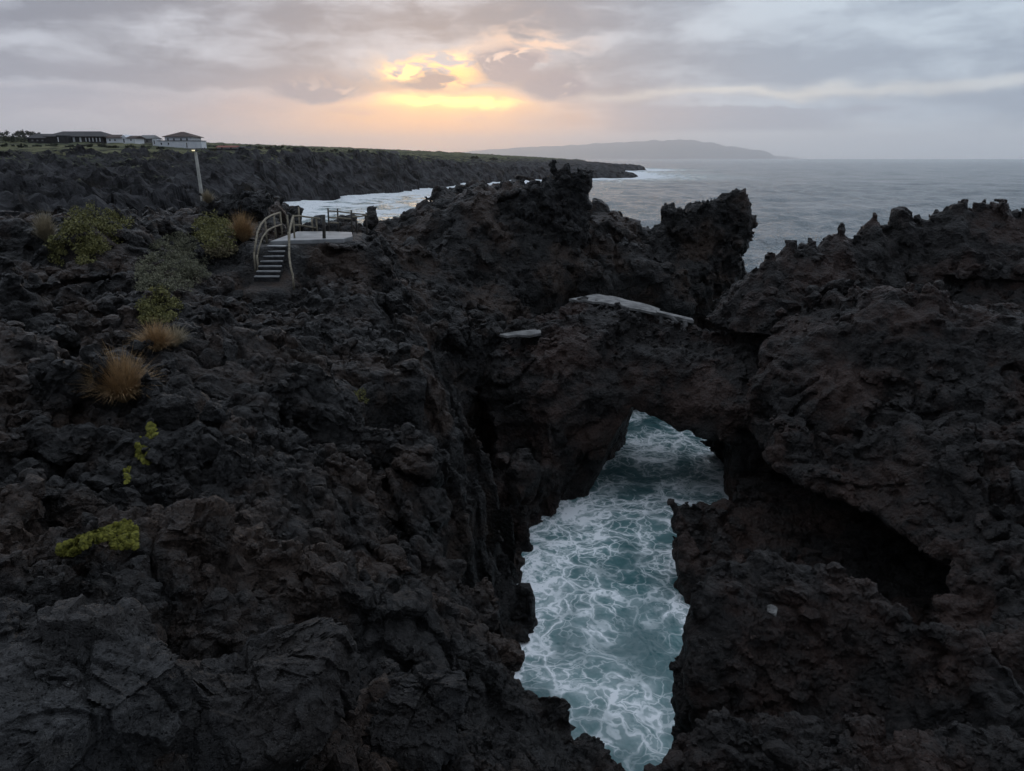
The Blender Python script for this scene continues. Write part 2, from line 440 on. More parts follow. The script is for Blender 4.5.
# cloud lumps in front of it
c = xmix(xclip(gauss(-5.6, 5.3, 2.4, .55) * 2.2 - .25) * xstep(.62, .54, nf), c, (.22, .165, .17))
c = xmix(xclip(gauss(3.2, 5.0, 2.5, .85) * 2.4 - .3) * xstep(.34, .42, nf), c, (.175, .165, .200))
c = xmix(xclip(gauss(-.4, 6.3, 2.5, 1.0) * 2.3 - .3) * xstep(.36, .44, nf), c, (.190, .172, .205))
c = xmix(gauss(-11.0, 3.1, 2.2, .6) * xstep(.38, .56, nl) * .75, c, (.40, .27, .225))
c = xmix(xclip(gauss(-14.0, 4.6, 3.0, .65) * 2.2 - .3) * xstep(.38, .46, nf), c, (.190, .175, .205))
c = xmix(xclip(gauss(-3.2, 2.9, 1.5, .35)) * xstep(.4, .56, nf) * .6, c, (.50, .33, .25))
c = xmix(xclip(gauss(2.2, 2.7, 1.0, .4)) * .4, c, (.47, .33, .27))
# the burning slit
un = (Aw * .35 + A * .65 + 4.4) / 4.4; vn = (E - 3.92 + (nf - .5) * 1.5 + (A + 4.4) * .02) / .33
slit = xexp((un * un * un * un + vn * vn) * -1.0)
c = xmix(xclip(slit * 1.25), c, (2.0, 1.12, .27))
c = xmix(xclip(gauss(-7.6, 6.0, 1.1, .45) * 1.6) * xstep(.40, .52, nf), c, (1.50, .86, .29))
c = xmix(xclip(gauss(-4.3, 6.8, 1.5, .45) * 1.3) * xstep(.45, .56, nf), c, (1.30, .74, .29))
# overhead, out of view: grey cloud brightened to light the channel below
c = xmix(xstep(11.0, 30.0, E), c, (.64, .65, .70))
front = xstep(-.55, .55, sy)
c = xmix(front, xmix(xstep(5.0, 60.0, E), (.15, .16, .19), (.42, .43, .47)), c)
skyc = X(sk.outputs[0])
amt = .94
X.put(bg.inputs['Color'], xmix(amt, skyc, xvm('MULTIPLY', c, (12.8, 14.3, 15.7))))
bg.inputs['Strength'].default_value = .1
sd = bpy.data.lights.new('sun', 'SUN'); sd.energy = .15; sd.angle = R(14); sd.color = (1, .72, .45)
so = bpy.data.objects.new('sun', sd); COL.objects.link(so)
_d = Vector((math.sin(R(SUN_AZ)) * math.cos(R(SUN_EL)), math.cos(R(SUN_AZ)) * math.cos(R(SUN_EL)), math.sin(R(SUN_EL))))
so.rotation_euler = _d.to_track_quat('Z', 'Y').to_euler()
scene.view_settings.view_transform = 'Standard'; scene.view_settings.look = 'None'; scene.view_settings.gamma = 1; scene.view_settings.exposure = .2
scene.view_settings.use_curve_mapping = False
scene.cycles.max_bounces = 6; scene.cycles.diffuse_bounces = 3; scene.cycles.volume_bounces = 1; scene.cycles.use_denoising = True
# ------------------------------------------------------------------ near lava: control points (pixel, pixel, distance) or (pixel, pixel, 'z', height)
def ctl(lst):
    o = []
    for c in lst:
        o.append(Pz(c[0], c[1], c[3]) if len(c) == 4 else P(*c))
    return o
Z = 'z'
left_pts = ctl([
 (-200, 760, Z, 10.2), (0, 700, Z, 10.3), (100, 760, Z, 9.8), (250, 760, Z, 9.5), (400, 760, Z, 8.8), (520, 760, Z, 7.8), (600, 765, Z, 6.9), (640, 790, Z, 6.3),
 (-200, 540, Z, 10.6), (0, 560, Z, 10.2), (100, 540, Z, 10.1), (250, 560, Z, 9.5), (330, 620, Z, 8.9), (420, 620, Z, 8.0), (400, 560, Z, 8.1), (470, 592, Z, 6.7), (530, 640, Z, 6.8), (577, 690, Z, 6.8),
 (-200, 400, Z, 11), (0, 420, Z, 10.7), (130, 400, Z, 10.3), (250, 420, Z, 9.7), (330, 440, Z, 9.1), (390, 470, Z, 8.1), (420, 540, Z, 7.4),
 (-150, 320, Z, 11.2), (0, 320, Z, 10.9), (130, 340, Z, 10.3), (230, 350, Z, 9.9), (330, 360, Z, 9.2), (375, 400, Z, 8.7),
 (20, 285, 20.5), (100, 285, 22), (170, 300, 21), (230, 310, 23), (262, 284, 29.3), (287, 284, 29.3), (320, 290, 28.5), (360, 320, 25.5), (390, 345, 23.5),
 (20, 246, 25), (55, 236, 27), (90, 218, 28.5), (125, 228, 28.5), (140, 262, 26), (175, 258, 29), (190, 235, 35), (225, 226, 37), (245, 240, 34), (90, 214, 34), (0, 222, 36), (-200, 222, 36),
 (-200, 214, 48), (0, 214, 48), (140, 216, 48), (190, 206, 46), (225, 196, 44), (250, 200, 44), (266, 212, 43),
 (-300, 205, 62), (0, 205, 62), (150, 205, 62),
 (271, 240, 32), (353, 238, 33.5), (353, 232, 37), (300, 232, 37), (320, 255, 31.5), (350, 262, 31), (345, 240, 32.6), (310, 243, 32),
 (360, 232, 39), (374, 226, 39.5), (395, 232, 39), (418, 222, 40.2), (440, 212, 40.5), (462, 198, 41), (490, 194, 41.5), (515, 184, 42.5), (545, 180, 43), (575, 186, 43.5), (592, 238, 43), (620, 239, 43.5), (650, 238, 44.5), (690, 238, 45), (720, 250, 45.5),
 (375, 255, 34), (380, 295, 29.5), (430, 250, 37), (480, 255, 39), (530, 250, 40.3), (565, 270, 40), (400, 305, 29), (445, 300, 33.5), (500, 300, 36.5), (545, 300, 37), (440, 335, 29.5), (475, 335, 31.5), (500, 336, 33),
])
left_poly = [(1.9, -6), (1.95, 7.0), (1.4, 7.9), (.8, 8.7), (.15, 10.2), (-.5, 12.2), (-1.2, 13.2), (-1.4, 15.5), (-.3, 18.0), (.25, 20.6), (.3, 24.2), (-.3, 25.6), (-1.1, 27), (-1.6, 30), (-.8, 34), (1, 38.5), (4, 40.3), (11, 42), (13.2, 45), (9, 49), (-3, 48.5), (-7, 44), (-12.5, 42.5), (-15, 47), (-18, 66), (-70, 66), (-70, -6)]
HL = rbf_map(left_pts); SL = sd_map(left_poly)
# how far the cliff foot stands forward of its top (m per m of height)
KL = (.36 * sstep(13.5, 18, GYY) * sstep(33, 26, GYY)).astype(np.float32)
# noise is held back where people poured concrete
plat_poly = [(-10.7, 31.2), (-6.7, 33.0), (-7.2, 37.5), (-11.0, 37.6)]
stair_poly = [(-10.6, 28.6), (-8.9, 28.6), (-9.0, 32), (-10.6, 32)]
QL = np.minimum(sstep(-.3, .7, sd_map(plat_poly)), sstep(-.2, .45, sd_map(stair_poly))).astype(np.float32)
_st = np.clip((GYY - 29.6) / 2.2, 0, 1)
_w = sstep(.9, .1, sd_map(stair_poly)); HL = HL * (1 - _w) + _w * (9.12 + 1.05 * _st)
_w = sstep(1.2, .3, sd_map(plat_poly)); HL = HL * (1 - _w) + _w * 10.5
HL = HL.astype(np.float32)

def warp(x, y, z, a=.45, s=2.6):
    return a * perlin(x / s, y / s, z / s + 3), a * perlin(x / s + 31, y / s, z / s), a * perlin(x / s, y / s + 57, z / s)
def rugged(x, y, z, q, big=.6):
    n = big * fbm(x, y, z, 2.6, 2) + .20 * fbm(x, y, z, .9, 2, .55, True) + .10
    k = .3 + .7 * sstep(-.3, .3, perlin(x / 4.5 + 9, y / 4.5, z / 4.5))
    n = n - k * (.46 * facet(x, y, z, 2.1) + .24 * facet(x + 7, y, z, .85) + .16 * (lump(x, y, z, 1.1) - .6))
    # open cracks and gullies
    n = n + .38 * sstep(.10, .0, np.abs(perlin(x / 1.7 + 3, y / 1.7, z / 1.7))) * k
    return n * q
def f_left(x, y, z):
    q = samp(QL, x, y); wx, wy, wz = warp(x, y, z); wx = wx * q; wy = wy * q
    h = samp(HL, x + wx, y + wy); sd = samp(SL, x + wx, y + wy) + samp(KL, x, y) * z
    sd = sd + .5 * perlin(x / 1.1, y / 1.1, z / 9) * sstep(13, 17, y)        # upright ribs on the inner cliff
    wm = sstep(15, 18.5, y) * sstep(32, 28, y) * sstep(-6.5, -4.0, x) * sstep(9.5, 8.3, z)
    blk = .55 * facet(x + .3 * y, y, z * .28, 1.7) + .25 * facet(x, y + 4, z * .45, .75)
    return smax((z - h) * .8, sd, .35) + rugged(x, y, z, q * (1 - .35 * sstep(12, 6, y)) * (1 - .6 * wm)) - wm * blk + .42 * sstep(33, 39, y) * q

right_pts = ctl([
 (765, 268, 33), (792, 266, 33), (815, 262, 33.5), (850, 266, 34), (872, 266, 34.5), (905, 258, 34.5), (940, 240, 34.5), (965, 214, 34.5), (1000, 212, 34.5), (1030, 222, 34), (1150, 225, 34),
 (800, 285, 31.5), (850, 302, 31), (900, 312, 30.3), (950, 318, 29.6), (1024, 320, 29), (1150, 290, 29),
 (700, 338, 31), (740, 305, 31), (770, 284, 30.5), (830, 288, 28.7), (890, 284, 27.8), (930, 290, 27), (975, 297, 26.5), (1024, 304, 26), (1150, 306, 25.5),
 (720, 370, 29), (760, 370, 27.5), (760, 410, 25.2), (800, 440, 23.6), (780, 472, 23), (850, 528, 20), (920, 588, 17), (960, 638, 14.8), (830, 338, 26.5), (860, 400, 24.2), (900, 350, 25), (880, 480, 20.6), (940, 440, 20.6), (1000, 400, 22), (1024, 350, 24), (940, 520, 18.6), (1000, 500, 18.2), (1000, 580, 15.4), (1024, 640, 13.2), (1100, 500, 18.5), (1150, 640, 13.5),
])
right_poly = [(9.8, 33), (9.7, 29.8), (9.4, 28), (9.0, 25.5), (9.0, 23), (10.1, 20), (10.5, 17), (9.7, 14.8), (9.2, 12.6), (9.6, 10), (12, 6), (16, -6), (48, -6), (48, 38), (24, 38.5), (17, 37), (12, 36), (9.6, 34.6)]
HR_ = rbf_map(right_pts); SR = sd_map(right_poly)
spikes_r = [P(*a) for a in [(793, 249, 33.4), (812, 243, 33.6), (839, 232, 34), (856, 241, 34), (874, 219, 34.5), (903, 216, 35), (934, 221, 35), (924, 227, 34.8), (957, 207, 34.6), (982, 209, 34.6), (1000, 210, 34.4), (1018, 217, 34.4), (769, 260, 33)]]
def f_right(x, y, z):
    wx, wy, wz = warp(x + 50, y, z)
    h = samp(HR_, x + wx, y + wy); sd = samp(SR, x + wx, y + wy)
    rec = 4.6 * sstep(3.9, 2.2, z + wz * .8) * sstep(15.2, 17.5, y) * sstep(30, 26.5, y)
    f = smax((z - h) * .75, sd + rec, .4) + rugged(x + 50, y, z, 1.0, .36) + .30 * sstep(27, 31, y)
    for i, (sx, sy, sz) in enumerate(spikes_r):
        rad = (.22, .25, .12, .2, .10, .38, .22, .2, .32, .28, .28, .3, .2)[i] + np.clip(sz - z, 0, 4) * (.8, .8, .75, .8, .62, .44, .7, .65, .7, .75, .75, .8, .8)[i]
        g = np.maximum((np.hypot(x - sx, (y - sy) * .8) - rad) * .85, (z - sz - .22) * .8) + np.clip((sz - z) / 1.8 + .05, .05, 1) * .30 * perlin(x / .7 + i, y / .7, z / .7) + .10 * perlin(x / .25, y / .25, z / .25) - .15 * facet(x + 3 * i, y, z * .7, .9)
        f = smin(f, np.where(z > sz - 2.8, g, 9), .28)
    return f
ledge_pts = [(5.5, 22.7, 1.9), (6.0, 24.2, 2.3), (7.6, 24.8, 2.1), (8.8, 26, 1.6), (9, 29, 1.4), (13, 29, 1.2), (13, 18, 1.1), (7, 20, .8), (6, 21.5, 1.2), (8.2, 23.5, 1.3), (10, 23, 1.0), (15, 22, 1.2), (11, 26, 1.2), (17, 24, 1.4), (17, 19, 1.4)]
ledge_poly = [(5.3, 22.6), (5.8, 24.4), (7.7, 25.2), (8.9, 26.5), (9.7, 29), (11, 33.6), (17, 34), (20, 16), (7.2, 19.3), (6.2, 20.6)]
HG = rbf_map(ledge_pts); SG = sd_map(ledge_poly)
nearA_pts = [(2.4, 10.2, 4.3), (3.4, 12.4, 6.0), (3.8, 13.2, 5.9), (5, 13.2, 6.0), (6.4, 13, 5.9), (7.4, 12, 5.8), (8.4, 11, 5.5), (9.5, 9.5, 5.2), (3.2, 11.2, 4.3), (5, 11.6, 4.5), (6.5, 11.2, 4.3), (8, 9.8, 4.6), (5, 10, 3.6), (11, 8, 4.8), (4.6, 12.5, 5.8), (6.5, 12.2, 5.7)]
nearA_poly = [(3.3, 9.2), (3.4, 10.5), (3.45, 11.8), (3.5, 12.7), (4.0, 13.5), (5, 13.7), (6.5, 13.3), (7.6, 12.3), (8.6, 11.1), (9.6, 9.6), (12, 8.2), (14, 4), (4, 4)]
nearB_pts = [(1.95, 8.2, 5.6), (2.3, 9.0, 5.9), (3.2, 9.2, 6.0), (4.5, 8.9, 6.05), (6, 8.5, 6.1), (8, 8, 6.1), (2.2, 7, 5.7), (5, 7, 6.2), (8, 6, 6.4), (2, 4, 6), (8, 3, 6.5), (13, 5, 6.5)]
nearB_poly = [(2.0, -4), (2.05, 6.8), (1.95, 8.3), (2.25, 9.1), (3.2, 9.4), (4.6, 9.1), (6.2, 8.8), (8.2, 8.4), (10, 7.5), (15, 6), (15, -4)]
HA, SA, HB, SB = rbf_map(nearA_pts), sd_map(nearA_poly), rbf_map(nearB_pts), sd_map(nearB_poly)
def f_near(x, y, z):
    wx, wy, wz = warp(x, y + 80, z, .25, 1.5)
    a = smax((z - samp(HA, x + wx, y + wy)) * .75, samp(SA, x + wx, y + wy) - .05 * (5 - z), .3)
    b = smax((z - samp(HB, x + wx, y + wy)) * .85, samp(SB, x + wx, y + wy), .3)
    f = np.minimum(a, b)
    return f + .16 * fbm(x, y, z + 20, 1.3, 2) - .22 * (lump(x, y, z + 9, .8) - .5) + .07 * fbm(x, y, z, .4, 1, .5, True)
def f_ledge(x, y, z):
    wx, wy, wz = warp(x, y + 30, z, .3, 1.8)
    return smax((z - samp(HG, x + wx, y + wy)) * .85, samp(SG, x + wx, y + wy) - .1 * z, .4) + rugged(x, y + 30, z, .7)
def f_rightside(x, y, z):
    out = f_right(x, y, z)
    out = np.minimum(out, f_near(x, y, z)); return np.minimum(out, f_ledge(x, y, z))

arch_pts = ctl([(500, 334, 33), (520, 332, 33.3), (545, 322, 34), (570, 299, 35.2), (600, 297, 35.4), (640, 311, 34.2), (690, 322, 33.2), (730, 328, 32.5), (760, 330, 32.3),
 (500, 345, 31), (560, 340, 31), (600, 340, 31.5), (640, 345, 31.2), (690, 350, 30.5), (740, 350, 30.5), (560, 375, 29.6), (600, 380, 29.9), (640, 383, 29.8), (690, 388, 29.2), (720, 390, 28.6), (520, 380, 29.6), (550, 430, 28.6)])
arch_pts += [(.3, 25, 2.6), (-.4, 26, 3.6), (.9, 26.6, 3.3), (1.2, 28, 4.6), (0, 28.3, 5), (3, 37, 6.3), (6, 36.3, 5.9), (9, 35.2, 5.8), (0, 37, 6)]
arch_poly = [(-.9, 28.5), (-.6, 25.6), (.5, 24.7), (1.1, 26.2), (1.7, 27.8), (2.4, 28.7), (3.2, 29.2), (5, 29.1), (7, 28.7), (8.6, 28.0), (11, 27.5), (13, 34), (10, 35.6), (6, 36.6), (3, 37.6), (0, 38), (-1.6, 34)]
tun_poly = [(1.0, 27), (1.7, 28.3), (2.9, 29.9), (4.4, 33.2), (7.4, 39.5), (14, 39.5), (11.0, 34), (9.5, 30.3), (9.2, 27)]
HC, SC, ST = rbf_map(arch_pts), sd_map(arch_poly), sd_map(tun_poly)
def f_arch(x, y, z):
    wx, wy, wz = warp(x, y, z + 70, .35, 2.0)
    f = smax((z - samp(HC, x + wx, y + wy)) * .8, samp(SC, x + wx, y + wy), .5)
    xs = x - .35 * (y - 29.3)
    sof = np.interp(xs, [2.6, 3.6, 4.4, 4.9, 6, 7, 8, 9, 10], [-1.4, .9, 3.0, 3.85, 3.35, 3.05, 2.95, 2.9, 2.5]) + .25 * sstep(30, 33, y)
    c1 = P(516, 425, 28.2); c2 = P(706, 415, 29.0)
    f = smax(f, 1 - np.sqrt(((x - c1[0]) / .95) ** 2 + ((y - c1[1]) / 1.3) ** 2 + ((z - c1[2]) / 2.5) ** 2), .3)
    pass
    void = np.maximum((z - sof) * .8, samp(ST, x + wx * .6, y + wy * .6) + .1)
    q = .35 + .65 * sstep(0, .6, z - sof)
    return smax(f + .22 - .20 * sstep(32.3, 33.5, y) + rugged(x, y, z + 70, 1) * (.7 - .4 * sstep(32, 34, y)), -void + .18 * fbm(x, y, z, .9, 2), .25)

def blobs(chains, q=1.0):
    cs = []
    for ch in chains:
        p = [(np.array(P(a, b, Y)), r_ / FPX * Y) for a, b, Y, r_ in ch]
        cs += [(p[i], p[i + 1]) for i in range(len(p) - 1)] if len(p) > 1 else [(p[0], p[0])]
    def f(x, y, z, off):
        out = np.full(x.shape, 9, np.float32)
        for (a, ra), (b, rb) in cs:
            ab = b - a; L = max(float(ab @ ab), 1e-6)
            t = np.clip(((x - a[0]) * ab[0] + (y - a[1]) * ab[1] + (z - a[2]) * ab[2]) / L, 0, 1)
            d = np.sqrt((x - a[0] - t * ab[0]) ** 2 + ((y - a[1] - t * ab[1]) * .8) ** 2 + (z - a[2] - t * ab[2]) ** 2) - (ra + (rb - ra) * t)
            out = smin(out, d, .22)
        out = out + q * (.30 * fbm(x, y, z + off, 1.25, 2) + .12 * fbm(x, y, z, .5, 1, .5, True) - .04 - .16 * (lump(x, y, z + off, .8) - .5) + .20 * perlin(x / .42, y / .42, z / 2.6) + .20 * fbm(x, y, z + off, .36, 2, .6) - .19 * facet(x, y, z * .5 + off, .62) - .14 * facet(x, y, z + off, .3))
        return np.maximum(out, -z - 1)
    return f
twin = blobs([[(738, 207, 46, 11), (738, 222, 46, 12), (728, 243, 46, 16), (717, 275, 46, 20), (708, 330, 46, 27)], [(716, 214, 46, 10), (710, 230, 46, 14), (700, 262, 46, 20), (690, 330, 46, 27)], [(694, 213, 46, 9), (692, 236, 46, 15)], [(706, 209, 46, 9), (704, 230, 46, 14)], [(675, 214, 46, 7), (682, 232, 46, 14), (680, 272, 46, 20), (668, 330, 45, 26)], [(660, 237, 45.5, 9), (654, 262, 45, 16), (640, 330, 44, 26)], [(728, 203, 46.3, 6), (726, 222, 46.3, 11)], [(740, 198, 46, 5), (739, 214, 46, 8)], [(719, 203, 46.2, 4.5), (718, 220, 46.2, 9)], [(669, 209, 46, 5), (674, 228, 46, 9)], [(704, 203, 46, 4.5), (703, 222, 46, 9)], [(745, 222, 46, 6), (742, 240, 46, 8)]], .8)
spire = blobs([[(580, 177, 44, 7.5), (578, 204, 44, 9.5), (572, 236, 43.5, 17)], [(565, 173, 44, 6.5), (562, 205, 44, 15), (558, 236, 43, 20)], [(548, 186, 43.5, 6), (546, 215, 43, 16)], [(531, 189, 43, 6), (528, 215, 42.5, 14)], [(583, 188, 44, 5), (584, 202, 44, 5)], [(556, 168, 44, 3), (560, 184, 44, 5)], [(573, 166, 44, 2.6), (574, 184, 44, 5)]], .8)
side = blobs([[(739, 262, 47, 5), (741, 285, 47, 8), (738, 320, 47, 11)]], .45)
smallstack = blobs([[(757, 280, 44, 4), (757, 296, 44, 7), (756, 320, 44, 9)]], .45)
lone = blobs([[(371, 210, 39.5, 4), (371, 222, 39.3, 8)]], .45)
outcrop = blobs([[(262, 199, 45, 6), (252, 214, 44, 16)], [(236, 200, 45, 7), (228, 212, 44, 14)], [(214, 203, 45, 6), (212, 216, 44, 10)], [(250, 193, 45.3, 3), (252, 204, 45, 8)]])
fenceback = blobs([[(318, 221, 41, 6), (316, 232, 40.6, 12)], [(296, 213, 41, 4), (294, 228, 40.6, 9)], [(337, 226, 41, 5), (336, 236, 40.6, 9)]], .45)

def rockbody(name, fn, rmax, mat, amp=1.0, **kw):
    V, Q, sp = polyrock(fn, rmax, **kw)
    mask = None
    if name == 'terrain': mask = np.clip(samp(QL, V[:, 0], V[:, 1]) + .15, 0, 1) * (1 - .55 * sstep(15, 18.5, V[:, 1]) * sstep(32, 28, V[:, 1]) * sstep(-6.5, -4.0, V[:, 0]) * sstep(9.5, 8.3, V[:, 2])); mask = mask.astype(np.float32)
    V2, N = roughen(V, Q, sp, amp, mask)
    o = mesh_np(name, V2, Q, mat, False); print(name, len(V)); return o, V2, N
# ------------------------------------------------------------------ near rock objects
aza = lambda a, b: (math.atan((a - 512) / FPX / 1.03), math.atan((b - 512) / FPX / 1.03))
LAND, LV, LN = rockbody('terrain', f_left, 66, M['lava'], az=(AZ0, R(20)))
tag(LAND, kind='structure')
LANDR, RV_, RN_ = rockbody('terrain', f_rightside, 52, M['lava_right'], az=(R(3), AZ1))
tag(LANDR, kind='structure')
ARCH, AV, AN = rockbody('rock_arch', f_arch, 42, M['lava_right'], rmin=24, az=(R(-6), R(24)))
tag(ARCH, 'dark lava arch bridging the foaming channel beneath the pale concrete walkway', 'rock arch')
stacks = []
for b, off, a0, a1, lab in [(twin, 0, 600, 790, 'tall jagged sea stack with two crests against the open sea'),
        (spire, 5, 500, 610, 'craggy lava spire on the highest ridge, touching the horizon'),
        (side, 9, 700, 780, 'slim dark rock pinnacle close against the right foot of the twin crested stack'),
        (smallstack, 10, 735, 775, 'smallest rock tip poking up between the stack and the right headland'),
        (lone, 11, 350, 395, 'small dark rock knob just right of the end of the platform railing'),
        (outcrop, 12, 190, 290, 'black lava outcrop behind the leaning lamp post, left of the inlet'),
        (fenceback, 13, 270, 360, 'low dark rocks directly behind the platform railing at the inlet')]:
    o, _, _ = rockbody('rock_stack' if off < 11 else 'rock_outcrop', lambda x, y, z: b(x, y, z, off), 52, M['lava_dark' if off != 0 else 'lava'], rmin=36, az=aza(a0, a1), el=(R(-20), EL1), delta=DELTA * .75)
    tag(o, lab, 'rock'); stacks.append(o)
# ------------------------------------------------------------------ far coast and sea
def pxz(lst): return ctl(lst)
far_pts = ctl([
 (-200, 214, 50), (0, 214, 50), (140, 216, 50), (200, 206, 52), (245, 214, 52),
 (-250, 208, 75), (0, 207, 75), (120, 206, 75), (190, 210, 75), (0, 200, 115), (100, 198, 115), (170, 200, 115), (215, 203, 110),
 (-200, 190, 150), (0, 184, 150), (100, 183, 155), (180, 186, 160), (235, 195, 165), (0, 168, 195), (100, 167, 200), (180, 172, 210), (240, 180, 225),
 (-300, 149, 245), (0, 148.5, 240), (60, 148.5, 245), (110, 148, 250), (160, 150, 258), (205, 152, 265), (240, 151.5, 285), (300, 152, 320), (350, 153, 350), (400, 159, 385), (450, 163, 430), (500, 166.5, 480), (560, 169, 545), (600, 171, 600), (618, 172.5, 640),
 (0, 143, 320), (60, 142.5, 320), (110, 142.5, 320), (150, 143, 320), (190, 147.5, 315), (240, 149.5, 330), (300, 150.5, 400), (-300, 142, 330),
 (0, 141, 480), (120, 141, 480), (220, 148, 480), (290, 148, 520), (350, 147.5, 900), (400, 150, 1000), (450, 152, 1100), (500, 155, 1200), (550, 158, 1250), (590, 163.2, 1100), (620, 164.6, 1000), (632, 165.4, 950),
 (-300, 136, 900), (0, 137, 900), (150, 140, 900), (250, 147.5, 1000), (330, 148.5, 1300), (0, 139, 1800), (200, 146, 1800)])
coast = [Pz(*a)[:2] for a in [(283, 206.5, 0), (300, 204, 0), (330, 201, 0), (365, 197, 0), (400, 193, 0), (440, 188.5, 0), (475, 184.5, 0), (510, 182, 0), (545, 180.5, 0), (575, 179.5, 0), (600, 179, 0), (622, 178.3, 0), (632, 177, 0), (618, 173, 0), (600, 171, 0)]]
tip = [(128, 900), (170, 960), (166, 1040), (60, 1500), (-300, 2600)]
far_poly = [(-14.5, 44), (-17, 52), (-22, 70), (-33, 105), (-52, 155), (-64, 200)] + coast + tip + [(-2600, 2600), (-2600, -200), (-60, -200), (-40, 40)]
FF = rbf_fit(far_pts)
nA, rr_ = int(R(100) / .0026), [44.0]
while rr_[-1] < 2500: rr_.append(rr_[-1] * (1.0042 if rr_[-1] < 800 else 1.01))
rr_ = np.array(rr_); aa = -R(56) + np.arange(nA) * .0026; aa = aa[aa < R(17)]; nA = len(aa)
Rr, Aa = np.meshgrid(rr_, aa, indexing='ij'); FX = Rr * np.sin(Aa); FY = Rr * np.cos(Aa)
sdc = poly_sd(far_poly, FX, FY)
hz = np.maximum(FF(FX, FY), 3.0)
rough_ = .075 * np.minimum(Rr, 300) ** .72
flat = sstep(0, 1.5, hz - np.interp(Rr, [50, 240, 300, 500, 1200], [60, 14.5, 15, 15, 12]))     # grassy tableland is smoother
nz_ = fbm(FX, FY, hz * 0, 17, 3, .55) + .55 * fbm(FX, FY, hz * 0 + 5, 6.5, 3, .6, True) - .55 * facet(FX, FY, hz * 0, 11) - .45 * facet(FX, FY, hz * 0, 4.5) + .4 * (lump(FX, FY, hz * 0, 5) - .5) - .2
far_in = sstep(44, 58, Rr)
hz = hz + rough_ * nz_ * (1 - .93 * flat) * (.25 + .75 * sstep(250, 80, Rr) + .25 * sstep(100, 250, Rr) - .25 * sstep(300, 480, Rr)) * far_in - .5 * flat + flat * sstep(300, 420, Rr) * np.maximum(fbm(FX, FY, hz * 0 + 3, 9, 3), 0) * 1.6
jag = 1 + .35 * fbm(FX, FY, hz * 0 + 9, 30, 3)
sdc = sdc + 5.0 * fbm(FX, FY, hz * 0 + 2, 38, 3) * sstep(90, 200, Rr)
cl = np.where(sdc < 0, (-sdc * jag) * (.62 + .25 * perlin(FX / 22, FY / 22, FX * 0)) + .4 + .9 * lump(FX, FY, hz * 0, 4) - 2.6 * facet(FX, FY, hz * 0, 13) - 1.4 * facet(FX, FY, hz * 0, 5.5), -.4 - sdc * .5)
hz = np.minimum(hz, cl + .6 * np.maximum(nz_, -1) * (sdc < 0))
keep = (hz > -1.6)
hz = np.where(Rr < 50, np.minimum(hz, 14 - (14 - hz) - (50 - Rr) * .5), hz)
def grid_faces(n0, n1, keepv):
    i, j = np.meshgrid(np.arange(n0 - 1), np.arange(n1 - 1), indexing='ij'); a = (i * n1 + j).ravel()
    q = np.stack([a, a + 1, a + n1 + 1, a + n1], 1); k = keepv.ravel()
    return q[k[q].any(1)]
def compact(V, Q):
    u, inv = np.unique(Q.ravel(), return_inverse=True); return V[u], inv.reshape(Q.shape).astype(np.int32), u
V = np.stack([FX.ravel(), FY.ravel(), hz.ravel()], 1); Qf = grid_faces(len(rr_), nA, keep)[:, ::-1]
V, Qf, uf = compact(V, Qf)
m, b = newmat('far_coast', .15, .95); p = xpos(); nzv = xsep(xnorm())[2]; px_, py_, pz_ = xsep(p)
rk = xmix(xstep(.38, .64, xnoise(p, .22, 6, .75)), (.005, .005, .0055), (.058, .057, .060))
rk = xmix(xstep(.55, .7, xnoise(p, .06, 4, .6)) * .7, rk, (.036, .031, .025))
gr = xmix(xstep(.4, .62, xnoise(p, .035, 5, .6)), (.052, .062, .028), (.135, .130, .062))
gr = xmix(xstep(.46, .62, xnoise(p, .16, 6, .7)), gr, (.014, .016, .010))
top = xstep(.80, .95, nzv) * xstep(11.0, 14.5, pz_ + (xnoise(p, .09, 4, .6) - .5) * 14.0)
cc = xmix(top, rk, gr)
X.put(b.inputs['Base Color'], cc); X.put(b.inputs['Normal'], xbump(xnoise(p, .7, 6, .75), .9))
M['far'] = m
far_o = mesh_np('hills', V, Qf, m, False); tag(far_o, kind='structure')

# ------------------------------------------------------------------ the sea: one sheet from under the camera to the horizon
M['water'], b = newmat('sea_water', .5, .12); p = xpos()
b.inputs['IOR'].default_value = 1.33
foamA = xattr('foam'); chan = xattr('channel'); surf = xattr('surf')
px_, py_, pz_ = xsep(p)
flat_p = xvec(px_, py_, 0.0)
wv = xnoisec(flat_p, .42, 4)
pw = xvm('ADD', flat_p, xvm('SCALE', xvm('SUBTRACT', wv, (.5, .5, .5)), 2.6))
wv2 = xnoisec(flat_p, 1.7, 3)
pw2 = xvm('ADD', pw, xvm('SCALE', xvm('SUBTRACT', wv2, (.5, .5, .5)), .7))
pw3 = xvm('ADD', pw2, xvm('SCALE', xvm('SUBTRACT', xnoisec(flat_p, 5.0, 2), (.5, .5, .5)), .22))
cells = xvor(pw2, .62, 'DISTANCE_TO_EDGE'); cells2 = xvor(pw2, 1.45, 'DISTANCE_TO_EDGE')
big = xnoise(pw, .33, 4, .6); mid_ = xnoise(pw2, 1.25, 5, .65); fin = xnoise(pw2, 5, 4, .7)
rid = xabs(xnoise(pw, .34, 2, .5, .9) - .5)
lace = xmax(xmax(xmax(xstep(.060, .012, cells), xstep(.20, .0, cells) * .38), xmax(xstep(.055, .012, cells2) * .75, xstep(.16, .0, cells2) * .28)), xmax(xstep(.018, .004, rid) * .95, xstep(.06, .0, rid) * .45))
dens = xstep(.38, .66, big + foamA * .22 - .02)
foam = xclip(lace * (dens * .82 + .06) * xclip(mid_ * 1.5 - .02) + xstep(.55, .72, mid_ * .5 + big * .5 + foamA * .09) * .7 * xstep(.3, .6, fin))
